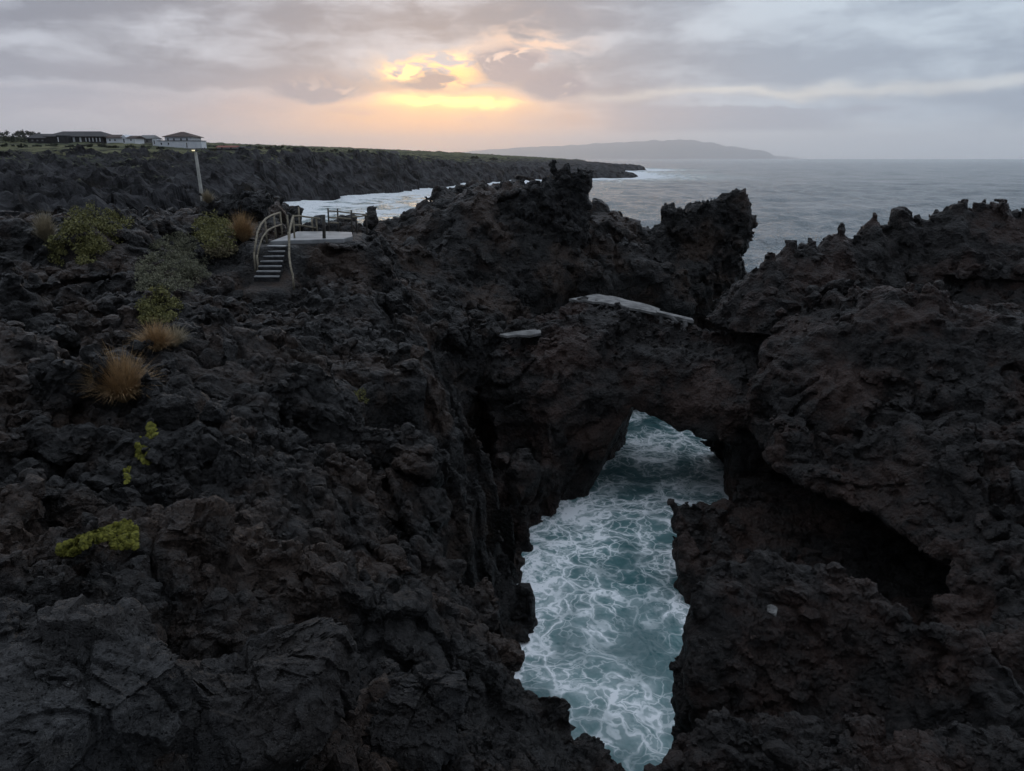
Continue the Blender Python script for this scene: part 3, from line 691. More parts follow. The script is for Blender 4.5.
surff = xstep(.50, .72, xnoise(flat_p, .10, 5, .65) + surf * 1.15 - .5)
foam_all = xclip(foam * chan + surff * xstep(.02, .3, surf))
deep = xmix(chan, xmix(xstep(.3, .7, xnoise(xvec(px_ * .35, py_ * .12, 0.0), .06, 5, .6)), (.100, .130, .142), (.185, .210, .220)), xmix(xstep(.35, .7, big + foamA * .15), (.034, .100, .106), (.150, .255, .258)))
deep = xmix(xstep(.12, .5, surf) * .8, deep, (.20, .31, .32))
colr = xmix(foam_all, deep, (.80, .83, .84))
foam_all = xclip(foam_all * 1.6)
colr = xmix(foam_all, deep, (.82, .85, .86))
X.put(b.inputs['Base Color'], colr)
X.put(b.inputs['Roughness'], xclip(foam_all * .5 + .16))
sw = xvec(px_ * .9, py_ * .45, 0.0)
off_ = 1.0 - chan * .95
hh = (xnoise(sw, .03, 4, .6) * 1.6 + xnoise(sw, .10, 5, .65) * 1.2 + xnoise(sw, .36, 5, .7) * 1.2) * off_
nn = xbump(hh, 3.6, 1.0); nn = xbump(xnoise(flat_p, 3.2, 4, .55) + foam_all * .25, .05, .5, nn)
X.put(b.inputs['Normal'], nn)
r2 = [5.0]
while r2[-1] < 38500: r2.append(r2[-1] * (1.0045 if r2[-1] < 60 else 1.006 if r2[-1] < 500 else 1.02))
r2 = np.array(r2); a2 = -R(58) + np.arange(int(R(116) / .0045)) * .0045
R2, A2 = np.meshgrid(r2, a2, indexing='ij'); WX = R2 * np.sin(A2); WY = R2 * np.cos(A2)
cdist = poly_sd(far_poly, WX, WY)
hzw = np.zeros_like(WX); zz = np.zeros_like(WX)
chn = sstep(62, 40, WY)
for k, (wl, am) in enumerate(((60, .5), (26, .30), (11, .20), (4.5, .12), (1.9, .065), (.8, .03))):
    fade = sstep(2.2, 5, wl / (R2 * .006)) * (np.where(wl > 8, 1 - .8 * chn, 1 + .35 * chn))
    hzw += am * fade * (np.where(wl <= 12, 2.3, 1.5) * (1 - chn) + .55 * chn) * ((1 - np.abs(perlin(WX / wl + 3 * k, WY / wl * .75, zz + k)) * 2) * (1 - .8 * chn * (wl < 3)) + (.8 - .5 * chn * (wl < 3)) * perlin(WX / wl * 1.7, WY / wl * 1.7, zz + 5 + k))
hzw -= hzw.mean()
edge = np.minimum(np.minimum(np.abs(samp(SL, WX, WY)), np.abs(samp(SC, WX, WY) - samp(SL, WX, WY) * 0)), np.abs(samp(SG, WX, WY)))
foamv = sstep(1.6, .1, edge) * .8 + .6 * np.exp(-((WX - 2.2) ** 2 / 5 + (WY - 26) ** 2 / 30)) - -.15 * sstep(29, 34, WY) + .25 * sstep(17, 13, WY)
surfw = 3 + R2 * .022
surfv = sstep(1, 0, np.abs(cdist) / surfw / 1.6) * (cdist > -6) * sstep(120, 200, R2) * (.75 + .5 * fbm(WX, WY, zz, 25, 2)) + .55 * sstep(170, 0, cdist) * (cdist > -2) * sstep(120, 200, R2)
V = np.stack([WX.ravel(), WY.ravel(), hzw.ravel()], 1); Qw = grid_faces(len(r2), len(a2), np.ones(WX.shape, bool))[:, ::-1]
sea = mesh_np('water', V, Qw, M['water']); tag(sea, kind='structure')
for nm, arr in (('foam', foamv), ('channel', chn), ('surf', np.clip(surfv, 0, 1))):
    at = sea.data.attributes.new(nm, 'FLOAT', 'POINT'); at.data.foreach_set('value', arr.ravel().astype(np.float32))
# far island in the haze
def island(name, prof, dist, depth, mat):
    xs = np.linspace(prof[0][0], prof[-1][0], 90); ys = np.interp(xs, [a for a, _ in prof], [b_ for _, b_ in prof])
    vs = []; nrow = 14
    for k in range(nrow):
        t = k / (nrow - 1); s_ = math.sin(math.pi * min(1, t * 1.0)); Y = dist + depth * t
        for x_, y_ in zip(xs, ys):
            q = P(x_, y_, dist + depth / 2); base = P(x_, 160, dist)
            n = float(perlin(x_ / 9, k * .6, 1.0)) * .12
            vs.append((q[0] * Y / (dist + depth / 2), Y, max(-5, q[2] * s_ * (1 + n))))
    V = np.array(vs); n1 = len(xs); Qi = grid_faces(nrow, n1, np.ones((nrow, n1), bool))[:, ::-1]
    o = mesh_np(name, V, Qi, mat); return tag(o, kind='structure')
isl = plain('island_slope', (.03, .034, .03), (.05, .05, .045), .95, .002)
island('hills', [(430, 158.6), (470, 151), (520, 147.5), (560, 146), (600, 143.5), (640, 141.5), (664, 140), (690, 140.5), (710, 142.5), (722, 146), (735, 146.5), (748, 149), (760, 150.5), (768, 151.5), (773, 155), (777, 158.6)], 30000, 4000, isl)
island('hills', [(760, 158.6), (775, 155.5), (790, 157), (802, 158.6)], 35000, 2000, isl)
# sea air
hb = MB(); hb.box((0, 18900, 509.0), (86000, 41000, 1023.0)); ho = hb.build('haze', None); tag(ho, kind='stuff')
hm = bpy.data.materials.new('sea_air'); hm.use_nodes = True; nt = hm.node_tree; nt.nodes.remove(nt.nodes['Principled BSDF'])
pv = nt.nodes.new('ShaderNodeVolumePrincipled'); pv.inputs['Color'].default_value = (.99, .99, 1, 1); pv.inputs['Density'].default_value = 5e-5; pv.inputs['Anisotropy'].default_value = .72
nt.links.new(pv.outputs[0], nt.nodes['Material Output'].inputs['Volume'])
ho.data.materials.append(hm)
# ------------------------------------------------------------------ materials of small things
M['concrete'] = plain('pale_concrete', (0.1020, 0.1020, 0.1020), (0.2720, 0.2720, 0.2677), .5, 1.1, .5, .01, 7)
M['old_concrete'] = plain('old_concrete', (0.0446, 0.0433, 0.0408), (0.1913, 0.1849, 0.1754), .7, 2.2, .4, .03)
M['step'] = plain('step_concrete', (0.1700, 0.1700, 0.1700), (0.2890, 0.2890, 0.2805), .6, 4.0, .4, .01)
M['timber'] = plain('weathered_timber', (0.1360, 0.1148, 0.0808), (0.2550, 0.2210, 0.1615), .8, 9.0, .3, .005)
M['timber_dark'] = plain('dark_timber', (.030, .027, .024), (.075, .066, .055), .8, 9.0, .3, .005)
M['drystone_riser_shade'] = plain('dark_stone_riser_shade', (0.0120, 0.0120, 0.0128), (0.0375, 0.0360, 0.0353), .95, 3.0, .2, .12)
M['pole'] = plain('pole_concrete', (.20, .195, .17), (.30, .29, .26), .8, 2.0)
M['white'] = plain('white_render', (0.5940, 0.6030, 0.6300), (0.7200, 0.7200, 0.7200), .8, .8)
M['grey'] = plain('grey_render', (0.1280, 0.1280, 0.1240), (0.1920, 0.1880, 0.1840), .9, .8)
M['basalt_wall'] = plain('basalt_masonry', (.016, .016, .018), (.042, .040, .042), .95, 1.5)
M['roof_grey'] = plain('grey_roof_tiles', (0.0320, 0.0304, 0.0312), (0.0600, 0.0560, 0.0560), .9, 1.2)
M['roof_brown'] = plain('brown_roof_tiles', (.045, .032, .028), (.085, .060, .050), .9, 1.2)
M['roof_red'] = plain('red_roof_tiles', (.16, .055, .04), (.24, .095, .07), .9, 1.2)
M['pane'] = plain('window_glass', (.02, .022, .026), (.03, .033, .038), .2, 1, .5)
M['tan'] = plain('dry_straw', (.20, .120, .055), (.42, .275, .135), .85, 14)
M['tan_grey'] = plain('faded_straw', (0.1870, 0.1573, 0.1020), (0.3400, 0.2805, 0.1870), .85, 14)
M['leaf_yellow'] = plain('yellow_green_leaves', (0.0640, 0.0640, 0.0224), (0.2000, 0.1856, 0.0624), .75, 7)
M['leaf_grey'] = plain('grey_green_leaves', (0.0760, 0.0784, 0.0512), (0.2000, 0.1920, 0.1240), .8, 5)
M['leaf_dark'] = plain('dark_green_leaves', (.014, .018, .011), (.045, .050, .028), .85, .5)
M['leaf_tan'] = plain('dry_shrub_leaves', (0.0800, 0.0672, 0.0368), (0.1920, 0.1600, 0.0880), .8, 6)
M['moss'] = plain('yellow_moss', (0.0400, 0.0416, 0.0096), (0.1720, 0.1640, 0.0320), .9, 22, .1, .004)
m, b = newmat('lamp_glow'); b.inputs['Emission Color'].default_value = (1, .82, .42, 1); b.inputs['Emission Strength'].default_value = .9; M['glow'] = m

bpy.context.view_layer.update(); DG = bpy.context.evaluated_depsgraph_get()
def hit(px, py):
    d = Vector(ray(px, py)).normalized(); ok, loc, n, _, o, _ = scene.ray_cast(DG, Vector((0, 0, CAMH)), d)
    return (loc, n, o) if ok and o.name not in ('haze', 'water') else (None, None, None)
def drop(x, y, z=60):
    o_ = Vector((x, y, z)); 
    for _ in range(6):
        ok, loc, n, _, o, _ = scene.ray_cast(DG, o_, Vector((0, 0, -1)))
        if not ok: return None
        if o.name == 'haze': o_ = loc - Vector((0, 0, .01)); continue
        return loc
def inpoly(p, x, y):
    c = False
    for i in range(len(p)):
        (x0, y0), (x1, y1) = p[i], p[i - 1]
        if (y0 > y) != (y1 > y) and x < (x1 - x0) * (y - y0) / (y1 - y0) + x0: c = not c
    return c
def drape(poly, n, tol=.22):
    xs = [q[0] for q in poly]; ys = [q[1] for q in poly]; out = []; tries = 0
    while len(out) < n and tries < n * 12:
        tries += 1; x = random.uniform(min(xs), max(xs)); y = random.uniform(min(ys), max(ys))
        if inpoly(poly, x, y):
            l, nn, o = hit(x, y)
            if l is not None: out.append((l, nn))
    # stay on one piece of ground: drop strays far behind or in front
    ds = sorted(q[0].length for q in out)
    if not ds: return out
    md = ds[len(ds) // 2]
    return [q for q in out if abs(q[0].length - md) < tol * md]

# ------------------------------------------------------------------ concrete walks, stairs, railings
PZ = 10.66
plat = [Pz(*a, PZ)[:2] for a in [(270, 241.2), (291, 240), (318, 239.3), (343, 238.6), (352.5, 236.2), (352, 232), (326, 231.2), (297, 231.4)]]
o = MB().prism(plat, PZ - .2, PZ).build('concrete_platform', M['concrete'], bevel=.03)
tag(o, 'pale concrete lookout platform at the top of the steps, above the inlet', 'platform')
st = empty('concrete_steps', (-9.95, 30.7, 9.0), 'narrow flight of concrete steps climbing to the pale lookout platform', 'steps')
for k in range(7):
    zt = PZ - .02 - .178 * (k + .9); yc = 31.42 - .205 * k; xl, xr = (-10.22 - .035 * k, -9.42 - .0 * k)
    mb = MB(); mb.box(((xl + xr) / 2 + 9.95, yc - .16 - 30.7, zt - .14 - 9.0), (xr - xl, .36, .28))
    sp_ = mb.build('step', M['drystone_riser_shade'], st, bevel=.012)  # dark stone colour puts the risers' shade and dirt into the material
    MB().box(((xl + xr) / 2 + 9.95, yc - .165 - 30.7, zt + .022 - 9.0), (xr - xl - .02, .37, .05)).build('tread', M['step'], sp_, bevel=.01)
def rail_thing(name, label, cat, rails, posts, Y0, mats, group=None):
    base = P(*posts[0][0][:2], posts[0][2]); b0 = Vector((base[0], base[1], base[2]))
    e = empty(name, b0, label, cat, group)
    for pts, rad in rails:
        MB().tube([Vector(P(*p)) - b0 for p in pts], rad, 8).build('rail', mats[0], e, True)
    for (a, b_, Y) in posts:
        p0 = Vector(P(*a, Y)); p1 = Vector(P(*b_, Y)); g = drop(p0.x, p0.y, p0.z + .25)
        if g is not None and g.z < p0.z: p0.z = max(g.z - .08, p0.z - .9)
        p1.x = p0.x * .5 + p1.x * .5
        MB().tube([p0 - b0, (p0 + p1) / 2 - b0, p1 - b0], [.042, .04, .038], 8).build('post', mats[1], e, True)
rail_thing('handrail', 'curved pale timber handrail on the left side of the steps', 'handrail',
    [([(254, 254, 30.3), (255.5, 244, 30.6), (257.5, 232, 31.0), (261, 224, 31.6), (266, 218.5, 32.6), (272, 215, 34), (279, 212.8, 35.6)], .042),
     ([(257, 257, 30.3), (259, 247, 30.7), (262.5, 237, 31.3), (268, 230, 32.6), (275, 226.5, 34), (281, 224.5, 35.6)], .034)],
    [((254, 256), (254.3, 252), 30.3), ((266.5, 239), (265.5, 218.5), 32.5), ((275.5, 234), (274, 214), 34.4), ((282, 231), (280, 211.5), 35.8), ((257, 259), (257.3, 255), 30.3)], 31, (M['timber'], M['timber']))
rail_thing('handrail', 'pale timber handrail running down the right side of the steps', 'handrail',
    [([(292.5, 275, 29.7), (290.5, 266, 30.1), (289.2, 256, 30.5), (289.2, 241, 31.2), (289.6, 231, 31.6), (291, 224, 32.3), (293.2, 216, 33.0)], .045)],
    [((293, 277), (292.6, 273), 29.7), ((289.3, 254), (289, 232), 31.4), ((294.6, 239), (293.5, 215), 32.9)], 31, (M['timber'], M['timber']))
rail_thing('railing', 'timber railing of thin rails along the back left of the lookout platform', 'railing',
    [([(293.5, 216, 33.2), (299, 215.8, 36.2), (320, 218.8, 36.6)], .04), ([(295, 225, 33.4), (299, 225, 36.2), (316, 228, 36.6)], .04)],
    [((299.8, 231), (299.4, 207), 36.4), ((312.5, 230), (312, 218), 36.6), ((317, 230), (316.4, 218.5), 36.6), ((288, 228), (287.6, 215), 36.6)], 36, (M['timber'], M['timber']))
rail_thing('railing', 'two rail timber railing at the back right of the lookout platform', 'railing',
    [([(328.5, 211, 36.2), (338, 211.4, 36.3), (352, 213.3, 36.4), (366, 214.6, 38.2)], .035), ([(329, 217.5, 36.2), (338, 217.8, 36.3), (352, 219, 36.4)], .035), ([(329, 222.4, 36.2), (339, 223, 36.3)], .04), ([(352, 217, 36.4), (360, 216.5, 37.5), (366.5, 215.2, 38.3)], .04)],
    [((329, 230.5), (328.6, 208), 36.2), ((338.3, 231), (338.2, 208.5), 36.3), ((352, 231), (351.8, 210), 36.4), ((356.3, 227), (356.2, 215.5), 37), ((366.4, 222), (366.4, 212.5), 38.3)], 36, (M['timber'], M['timber_dark']))
o = MB().tube([P(324.2, 238.6, 32.9), P(324, 226, 32.9), P(323.6, 214.8, 32.9)], [.075, .07, .07], 10).build('timber_post', M['timber_dark'], None, True)
tag(o, 'single thick dark timber post at the front edge of the platform', 'post')

# walkway over the arch
wk = empty('concrete_walkway', P(575, 297, 35.4), 'pale curved concrete walkway crossing the crest of the rock arch', 'walkway'); w0 = Vector(wk.location)
up = [((569, 297.9, 35.0), (596, 292.8, 37.0)), ((577, 299.2, 34.9), (600, 293.2, 36.8)), ((586, 298.9, 34.9), (606, 294.6, 36.6)), ((593, 300.6, 34.7), (612, 294.8, 36.3)), ((602, 300.6, 34.6), (619, 296.2, 36.0)), ((611, 302.9, 34.4), (626, 298.6, 35.6)), ((622, 304.2, 34.2), (632, 299.9, 35.3)), ((631, 306.9, 34.0), (640, 301.4, 35.1)), ((640, 308.2, 33.8), (648, 303.4, 34.9)), ((658, 312.4, 33.4), (660, 307.5, 34.4))]
mb = MB(); F_ = [Vector(P(*a)) - w0 for a, _ in up]; B_ = [Vector(P(*b_)) - w0 for _, b_ in up]; n = len(up); w0.z += .0; dz = Vector((0, 0, .11)); wk.location.z -= .05
vs = F_ + B_ + [v - dz for v in F_] + [v - dz for v in B_]
fs = []
for i in range(n - 1):
    fs += [(i, i + 1, n + i + 1, n + i), (2 * n + i, 3 * n + i, 3 * n + i + 1, 2 * n + i + 1), (i, 2 * n + i, 2 * n + i + 1, i + 1), (n + i, n + i + 1, 3 * n + i + 1, 3 * n + i)]
fs += [(0, n, 3 * n, 2 * n), (n - 1, 3 * n - 1, 4 * n - 1, 2 * n - 1)]
mb.add(vs, fs); mb.build('deck', M['old_concrete'], wk)
e0, e1 = Vector(P(657, 311, 33.4)) - w0, Vector(P(694, 319.6, 32.6)) - w0; mb = MB()
s_ = Vector((.05, .55, 0)); t_ = Vector((0, 0, .13))
mb.add([e0, e1, e1 + s_, e0 + s_, e0 - t_, e1 - t_, e1 + s_ - t_, e0 + s_ - t_], [(0, 1, 2, 3), (4, 7, 6, 5), (0, 4, 5, 1), (1, 5, 6, 2), (2, 6, 7, 3), (3, 7, 4, 0)])
mb.build('deck', M['old_concrete'], wk)
for (a, b_) in (((661.5, 313.5, 33.4), (661.5, 322, 33.4)), ((672, 316, 33.1), (678, 321.5, 33.0)), ((685, 319, 32.8), (686, 325, 32.8))):
    MB().tube([Vector(P(*a)) - w0, Vector(P(*b_)) - w0], .10, 6).build('support', M['old_concrete'], wk)
lw = [P(*a) for a in [(499, 334.0, 32.3), (507, 335.6, 32.0), (517, 334.2, 32.2), (529, 335.4, 32.1), (541, 333.0, 32.4), (541, 328.4, 33.4), (531, 329.6, 33.3), (516, 331.2, 33.0)]]
o = MB().prism([(a, b_, c) for a, b_, c in lw], -.12, 0).build('concrete_landing', M['old_concrete'], bevel=.02)
tag(o, 'small pale concrete slab beside the dark cleft at the left end of the arch', 'slab')

# long dry stone wall across the left
wl = MB(); xs = np.linspace(-48, P(140, 214, 48)[0], 64); wv_ = []
for x_ in xs:
    g = drop(x_, 48, 20); gz = g.z if g else 10; wv_.append((x_, gz))
top_ = P(60, 211.6, 48)[2]
vs = []; fs = []
for i, (x_, gz) in enumerate(wv_):
    tz = max(top_, gz + .25) + float(perlin(x_ * 1.3, 2.0, 3.0)) * .06
    vs += [(x_, 47.75, gz - .5), (x_, 47.8, tz), (x_, 48.25, tz - .02), (x_, 48.3, gz - .5)]
    if i: a = 4 * (i - 1); fs += [(a, a + 4, a + 5, a + 1), (a + 1, a + 5, a + 6, a + 2), (a + 2, a + 6, a + 7, a + 3)]
fs += [(0, 1, 2, 3), (len(vs) - 4, len(vs) - 1, len(vs) - 2, len(vs) - 3)]
wl.add(vs, fs); o = wl.build('stone_wall', M['drystone_riser_shade']); tag(o, 'long straight low dark stone wall behind the yellow green shrubs', 'wall')

# leaning lamp post
b0 = Vector(P(206.5, 214, 70)); g = drop(b0.x, b0.y, 30); b0.z = min(b0.z, g.z) if g else b0.z; tp = Vector(P(195.5, 152, 70))
lp = empty('street_lamp', b0, 'leaning concrete lamp post with a small lit lamp above the dark outcrop', 'street lamp')
MB().tube([Vector((0, 0, -.4)), (tp - b0) * .5, tp - b0], [.23, .18, .13], 10).build('pole', M['pole'], lp, True)
e_ = tp - b0
MB().tube([e_ + Vector((0, 0, -.1)), e_ + Vector((0, -.25, .12)), e_ + Vector((-.02, -.3, .16))], [.05, .045, .045], 6).build('bracket', M['pole'], lp, True)
MB().box(e_ + Vector((-.02, -.38, .22)), (.26, .4, .1)).build('lamp_housing', M['pole'], lp, bevel=.03)
MB().box(e_ + Vector((-.02, -.40, .13)), (.2, .3, .1)).build('lamp_glass', M['glow'], lp, bevel=.04)
# ------------------------------------------------------------------ buildings on the far plateau
class Site:
    def __init__(s, name, label, cat, pxc, ybase, Y, group=None):
        p = Vector(P(pxc, ybase, Y)); g = drop(p.x, p.y, 120)
        s.g = min(g.z, p.z) if g else p.z; s.o = p; s.Y = Y; s.e = empty(name, p, label, cat, group); s.dz = p.z - s.g + .6
    def xz(s, px, y, dy=0):
        q = P(px, y, s.Y); return (q[0] - s.o.x, dy, q[2] - s.o.z)
    def block(s, part, px0, px1, yt, depth, mat, dy=0, yb=None):
        a = s.xz(px0, yt); b_ = s.xz(px1, yt); z0 = -s.dz if yb is None else s.xz(px0, yb)[2]
        return MB().box(((a[0] + b_[0]) / 2, dy + depth / 2, (a[2] + z0) / 2), (b_[0] - a[0], depth, a[2] - z0)).build(part, mat, s.e)
    def hip(s, px0, px1, ye, yr, depth, mat, over=.5, rl=.5, dy=0, gable=False):
        a = s.xz(px0, ye); b_ = s.xz(px1, ye); r_ = s.xz(px0, yr)[2]; z = a[2]; x0, x1 = a[0] - over, b_[0] + over; y0, y1 = dy - over, dy + depth + over; xm = (x0 + x1) / 2; hw = (x1 - x0) / 2 * (1 if gable else rl); ym = (y0 + y1) / 2
        v = [(x0, y0, z), (x1, y0, z), (x1, y1, z), (x0, y1, z), (xm - hw, ym, r_), (xm + hw, ym, r_)]
        v += [(p[0], p[1], p[2] - .18) for p in v[:4]]
        mb = MB(); mb.add(v, [(0, 1, 5, 4), (1, 2, 5), (2, 3, 4, 5), (3, 0, 4), (6, 9, 8, 7), (0, 6, 7, 1), (1, 7, 8, 2), (2, 8, 9, 3), (3, 9, 6, 0)])
        return mb.build('roof', mat, s.e)
    def panel(s, part, px, y0, y1, wpx, mat, dy=0):
        a = s.xz(px - wpx / 2, y0); b_ = s.xz(px + wpx / 2, y1)
        return MB().box(((a[0] + b_[0]) / 2, dy - .05, (a[2] + b_[2]) / 2), (b_[0] - a[0], .16, a[2] - b_[2])).build(part, mat, s.e)
s = Site('stone_house', 'long dark stone house under a grey hipped roof with a row of white doors', 'house', 75, 142.5, 320)
s.block('wall', 46, 102.5, 136.6, 12, M['basalt_wall']); s.hip(46, 103.5, 136.4, 130.8, 12, M['roof_grey'], .9, .62)
s.block('wing', 26, 46, 138.2, 9, M['basalt_wall'], 1); s.hip(26, 47, 138.0, 133.4, 9, M['roof_grey'], .6, .7, 1)
s.block('porch', 60, 71, 135.6, 3, M['basalt_wall'], -3)
for px, wd in ((62.5, 1.5), (74, 2.6), (80.5, 2.4)): s.panel('door', px, 137.4, 141.9, wd, M['white'], -3 if px < 70 else 0)
for px in (86, 89.5, 93, 96.5, 100): s.panel('door', px, 137.8, 141.6, 1.5, M['white'])
for px in (31, 36, 41): s.panel('window', px, 139.6, 141.2, 2, M['grey'], 1)
s = Site('white_house', 'small white gabled house with a dark roof beside the long stone house', 'house', 120, 143, 320)
s.block('wall', 106, 134.5, 138.0, 8, M['white']); s.hip(105.5, 121, 137.6, 134.4, 8, M['roof_brown'], .5, 1, 0, True)
a, b_, c_ = s.xz(119.5, 138), s.xz(127, 138), s.xz(123, 134.6); mb = MB(); mb.add([a, b_, c_, (a[0], 8, a[2]), (b_[0], 8, b_[2]), (c_[0], 8, c_[2])], [(0, 1, 2), (3, 5, 4), (0, 3, 4, 1), (1, 4, 5, 2), (2, 5, 3, 0)]); mb.build('gable', M['white'], s.e)
s.hip(127, 135, 137.8, 135.4, 8, M['roof_brown'], .4, 1, 0, True)
for px in (110, 115): s.panel('window', px, 139.2, 141, 1.6, M['pane'])
s.panel('door', 124, 138.8, 142.6, 1.6, M['pane']); s.panel('window', 131, 139, 140.8, 1.4, M['pane'])
s = Site('grey_house', 'low grey house with a pale grey roof between the two white houses', 'house', 145, 143.5, 330)
s.block('wall', 137, 152, 138.6, 8, M['grey']); s.hip(136.5, 153, 138.6, 134.8, 8, M['grey'], .4, .7)
for px in (141, 147): s.panel('window', px, 140, 141.8, 1.5, M['pane'])
s = Site('white_shed', 'tiny white flat roofed shed left of the two storey house', 'shed', 154, 144.2, 312)
s.block('wall', 152, 157, 138.4, 3, M['white']); s.block('roof', 151.7, 157.3, 138.0, 3.3, M['grey'], -.15, 138.4); s.panel('door', 154.3, 140.4, 144, 1.3, M['pane'])
s = Site('white_house', 'two storey white house with a dark pyramid roof and a long white annex', 'house', 178, 148, 316)
s.block('wall', 164.5, 191, 136.8, 10, M['white']); s.hip(164, 191.8, 136.6, 131.4, 10, M['roof_brown'], .7, .1)
s.block('annex', 163, 206, 141.3, 5, M['white'], -5); s.block('parapet', 162.6, 206.4, 140.8, 5.4, M['roof_grey'], -5.2, 141.3)
for px in (168, 174, 181, 187): f = s.panel('window', px, 138.2, 140.4, 1.6, M['pane'])
for px in (167, 174): s.panel('window', px, 143, 145, 1.4, M['pane'], -5)
s.panel('door', 192, 143, 147.6, 1.5, M['grey'], -5)
s = Site('garden_wall', 'dark stone terrace wall running right from below the white two storey house', 'wall', 205, 151, 300)
s.block('wall', 176, 246, 148.6, .6, M['basalt_wall']); s.block('coping', 176, 246, 148.3, .8, M['roof_grey'], -.1, 148.6)
s = Site('red_roofed_shed', 'low red roofed shed with a white side right of the terrace', 'shed', 230, 149.5, 318)
s.block('wall', 217, 243, 147.2, 5, M['white']); s.hip(216.5, 236, 147.2, 145.4, 5, M['roof_red'], .3, 1, 0, True); s.hip(238, 244, 147.3, 146.2, 5, M['roof_grey'], .3, .6)
s.panel('door', 222, 147.6, 149.4, 1.6, M['roof_brown']); s.panel('door', 231, 147.6, 149.4, 1.6, M['roof_brown'])
s = Site('white_house', 'lone small white house far along the dark coast below the sunset', 'house', 393, 156.6, 560)
s.block('wall', 388.5, 398, 153.4, 7, M['white']); s.hip(388, 398.4, 153.4, 150.9, 7, M['roof_grey'], .3, .6); s.panel('door', 391, 154, 156.2, 1.2, M['pane']); s.panel('window', 395, 154.2, 155.4, 1.2, M['pane'])

# ------------------------------------------------------------------ plants
def leaves(pts, size, n_each, up=.35, spread=1.0, seed=0):
    """little bent leaf blades round each (position, radius, height)"""
    rg = np.random.default_rng(seed + 5); V = []; T = []
    for (p, r_, h) in pts:
        u = rg.normal(size=(n_each, 3)); u /= np.linalg.norm(u, axis=1)[:, None]; rad = rg.random(n_each) ** .45
        c = np.array(p) + u * rad[:, None] * np.array((r_, r_, h)) + np.array((0, 0, h * .55))
        d = u * .8 + rg.normal(size=(n_each, 3)) * .7 + np.array((0, 0, up)); d /= np.linalg.norm(d, axis=1)[:, None]
        sd = np.cross(d, rg.normal(size=(n_each, 3))); sd /= np.maximum(np.linalg.norm(sd, axis=1), 1e-6)[:, None]
        L = size * (.6 + .8 * rg.random(n_each))[:, None]
        a = c - d * L * .5; b2 = c + d * L * .5; w1 = c + sd * L * .27; w2 = c - sd * L * .27
        V.append(np.stack([a, w1, b2, w2], 1).reshape(-1, 3))
    V = np.concatenate(V); Q = np.arange(len(V)).reshape(-1, 4); return V, Q
def shrub(name, label, cat, poly, n, size, each, rad, hgt, mat, group=None, seed=0):
    pts = [(l, rad * random.uniform(.6, 1.4), hgt * random.uniform(.3, 1.3)) for l, nn in drape(poly, n)]
    if not pts: print('no ground for', label); return
    V, Q = leaves(pts, size, each, seed=seed)
    return tag(mesh_np(name, V, Q, mat, False), label, cat, group)
shrub('shrub', 'large yellow green shrub spilling over the rocky mound below the stone wall', 'shrub', [(62, 236), (75, 216), (97, 204), (110, 210), (130, 222), (122, 240), (98, 256), (70, 254), (50, 248)], 105, .075, 90, .26, .26, M['leaf_yellow'])
shrub('shrub', 'small drooping yellow green bush under the left end of the large shrub', 'shrub', [(50, 246), (60, 242), (66, 256), (60, 268), (52, 262)], 20, 0.081, 80, .2, .2, M['leaf_yellow'], seed=1)
shrub('shrub', 'small yellow green clump hanging below the middle of the large shrub', 'shrub', [(80, 250), (90, 248), (91, 262), (82, 264)], 15, 0.081, 80, .18, .18, M['leaf_yellow'], seed=2)
shrub('shrub', 'olive green bush left of the brown grass tuft by the steps', 'shrub', [(198, 222), (212, 217), (228, 222), (236, 236), (228, 250), (208, 250), (196, 236)], 78, 0.099, 80, .3, .3, M['leaf_yellow'], seed=3)
shrub('shrub', 'dry straw coloured bush below the olive bush left of the steps', 'shrub', [(206, 247), (232, 242), (236, 252), (222, 259), (208, 257)], 33, 0.093, 72, .24, .22, M['leaf_tan'], seed=4)
shrub('shrub', 'rounded yellow green bush on the slope above the two straw tufts', 'shrub', [(140, 306), (155, 295), (178, 292), (181, 310), (170, 324), (142, 324)], 71, 0.058, 88, .16, .16, M['leaf_yellow'], seed=5)
shrub('ground_cover', 'long patch of grey green low plants running down the slope left of the steps', 'plant', [(138, 268), (152, 246), (176, 232), (196, 240), (198, 262), (182, 285), (160, 300), (134, 300)], 287, 0.058, 67, .22, 0.15, M['leaf_grey'], seed=6)
shrub('ground_cover', 'thin grey green plants among the rocks between the long patch and the olive bush', 'plant', [(176, 258), (205, 256), (210, 275), (188, 292), (178, 285)], 88, 0.052, 57, .2, 0.12, M['leaf_grey'], seed=7)
shrub('shrub', 'tiny yellow green plant on the dark cliff below the middle of the ridge', 'plant', [(354, 394), (363, 392), (366, 402), (356, 406)], 11, 0.041, 60, .1, .1, M['leaf_yellow'], seed=8)

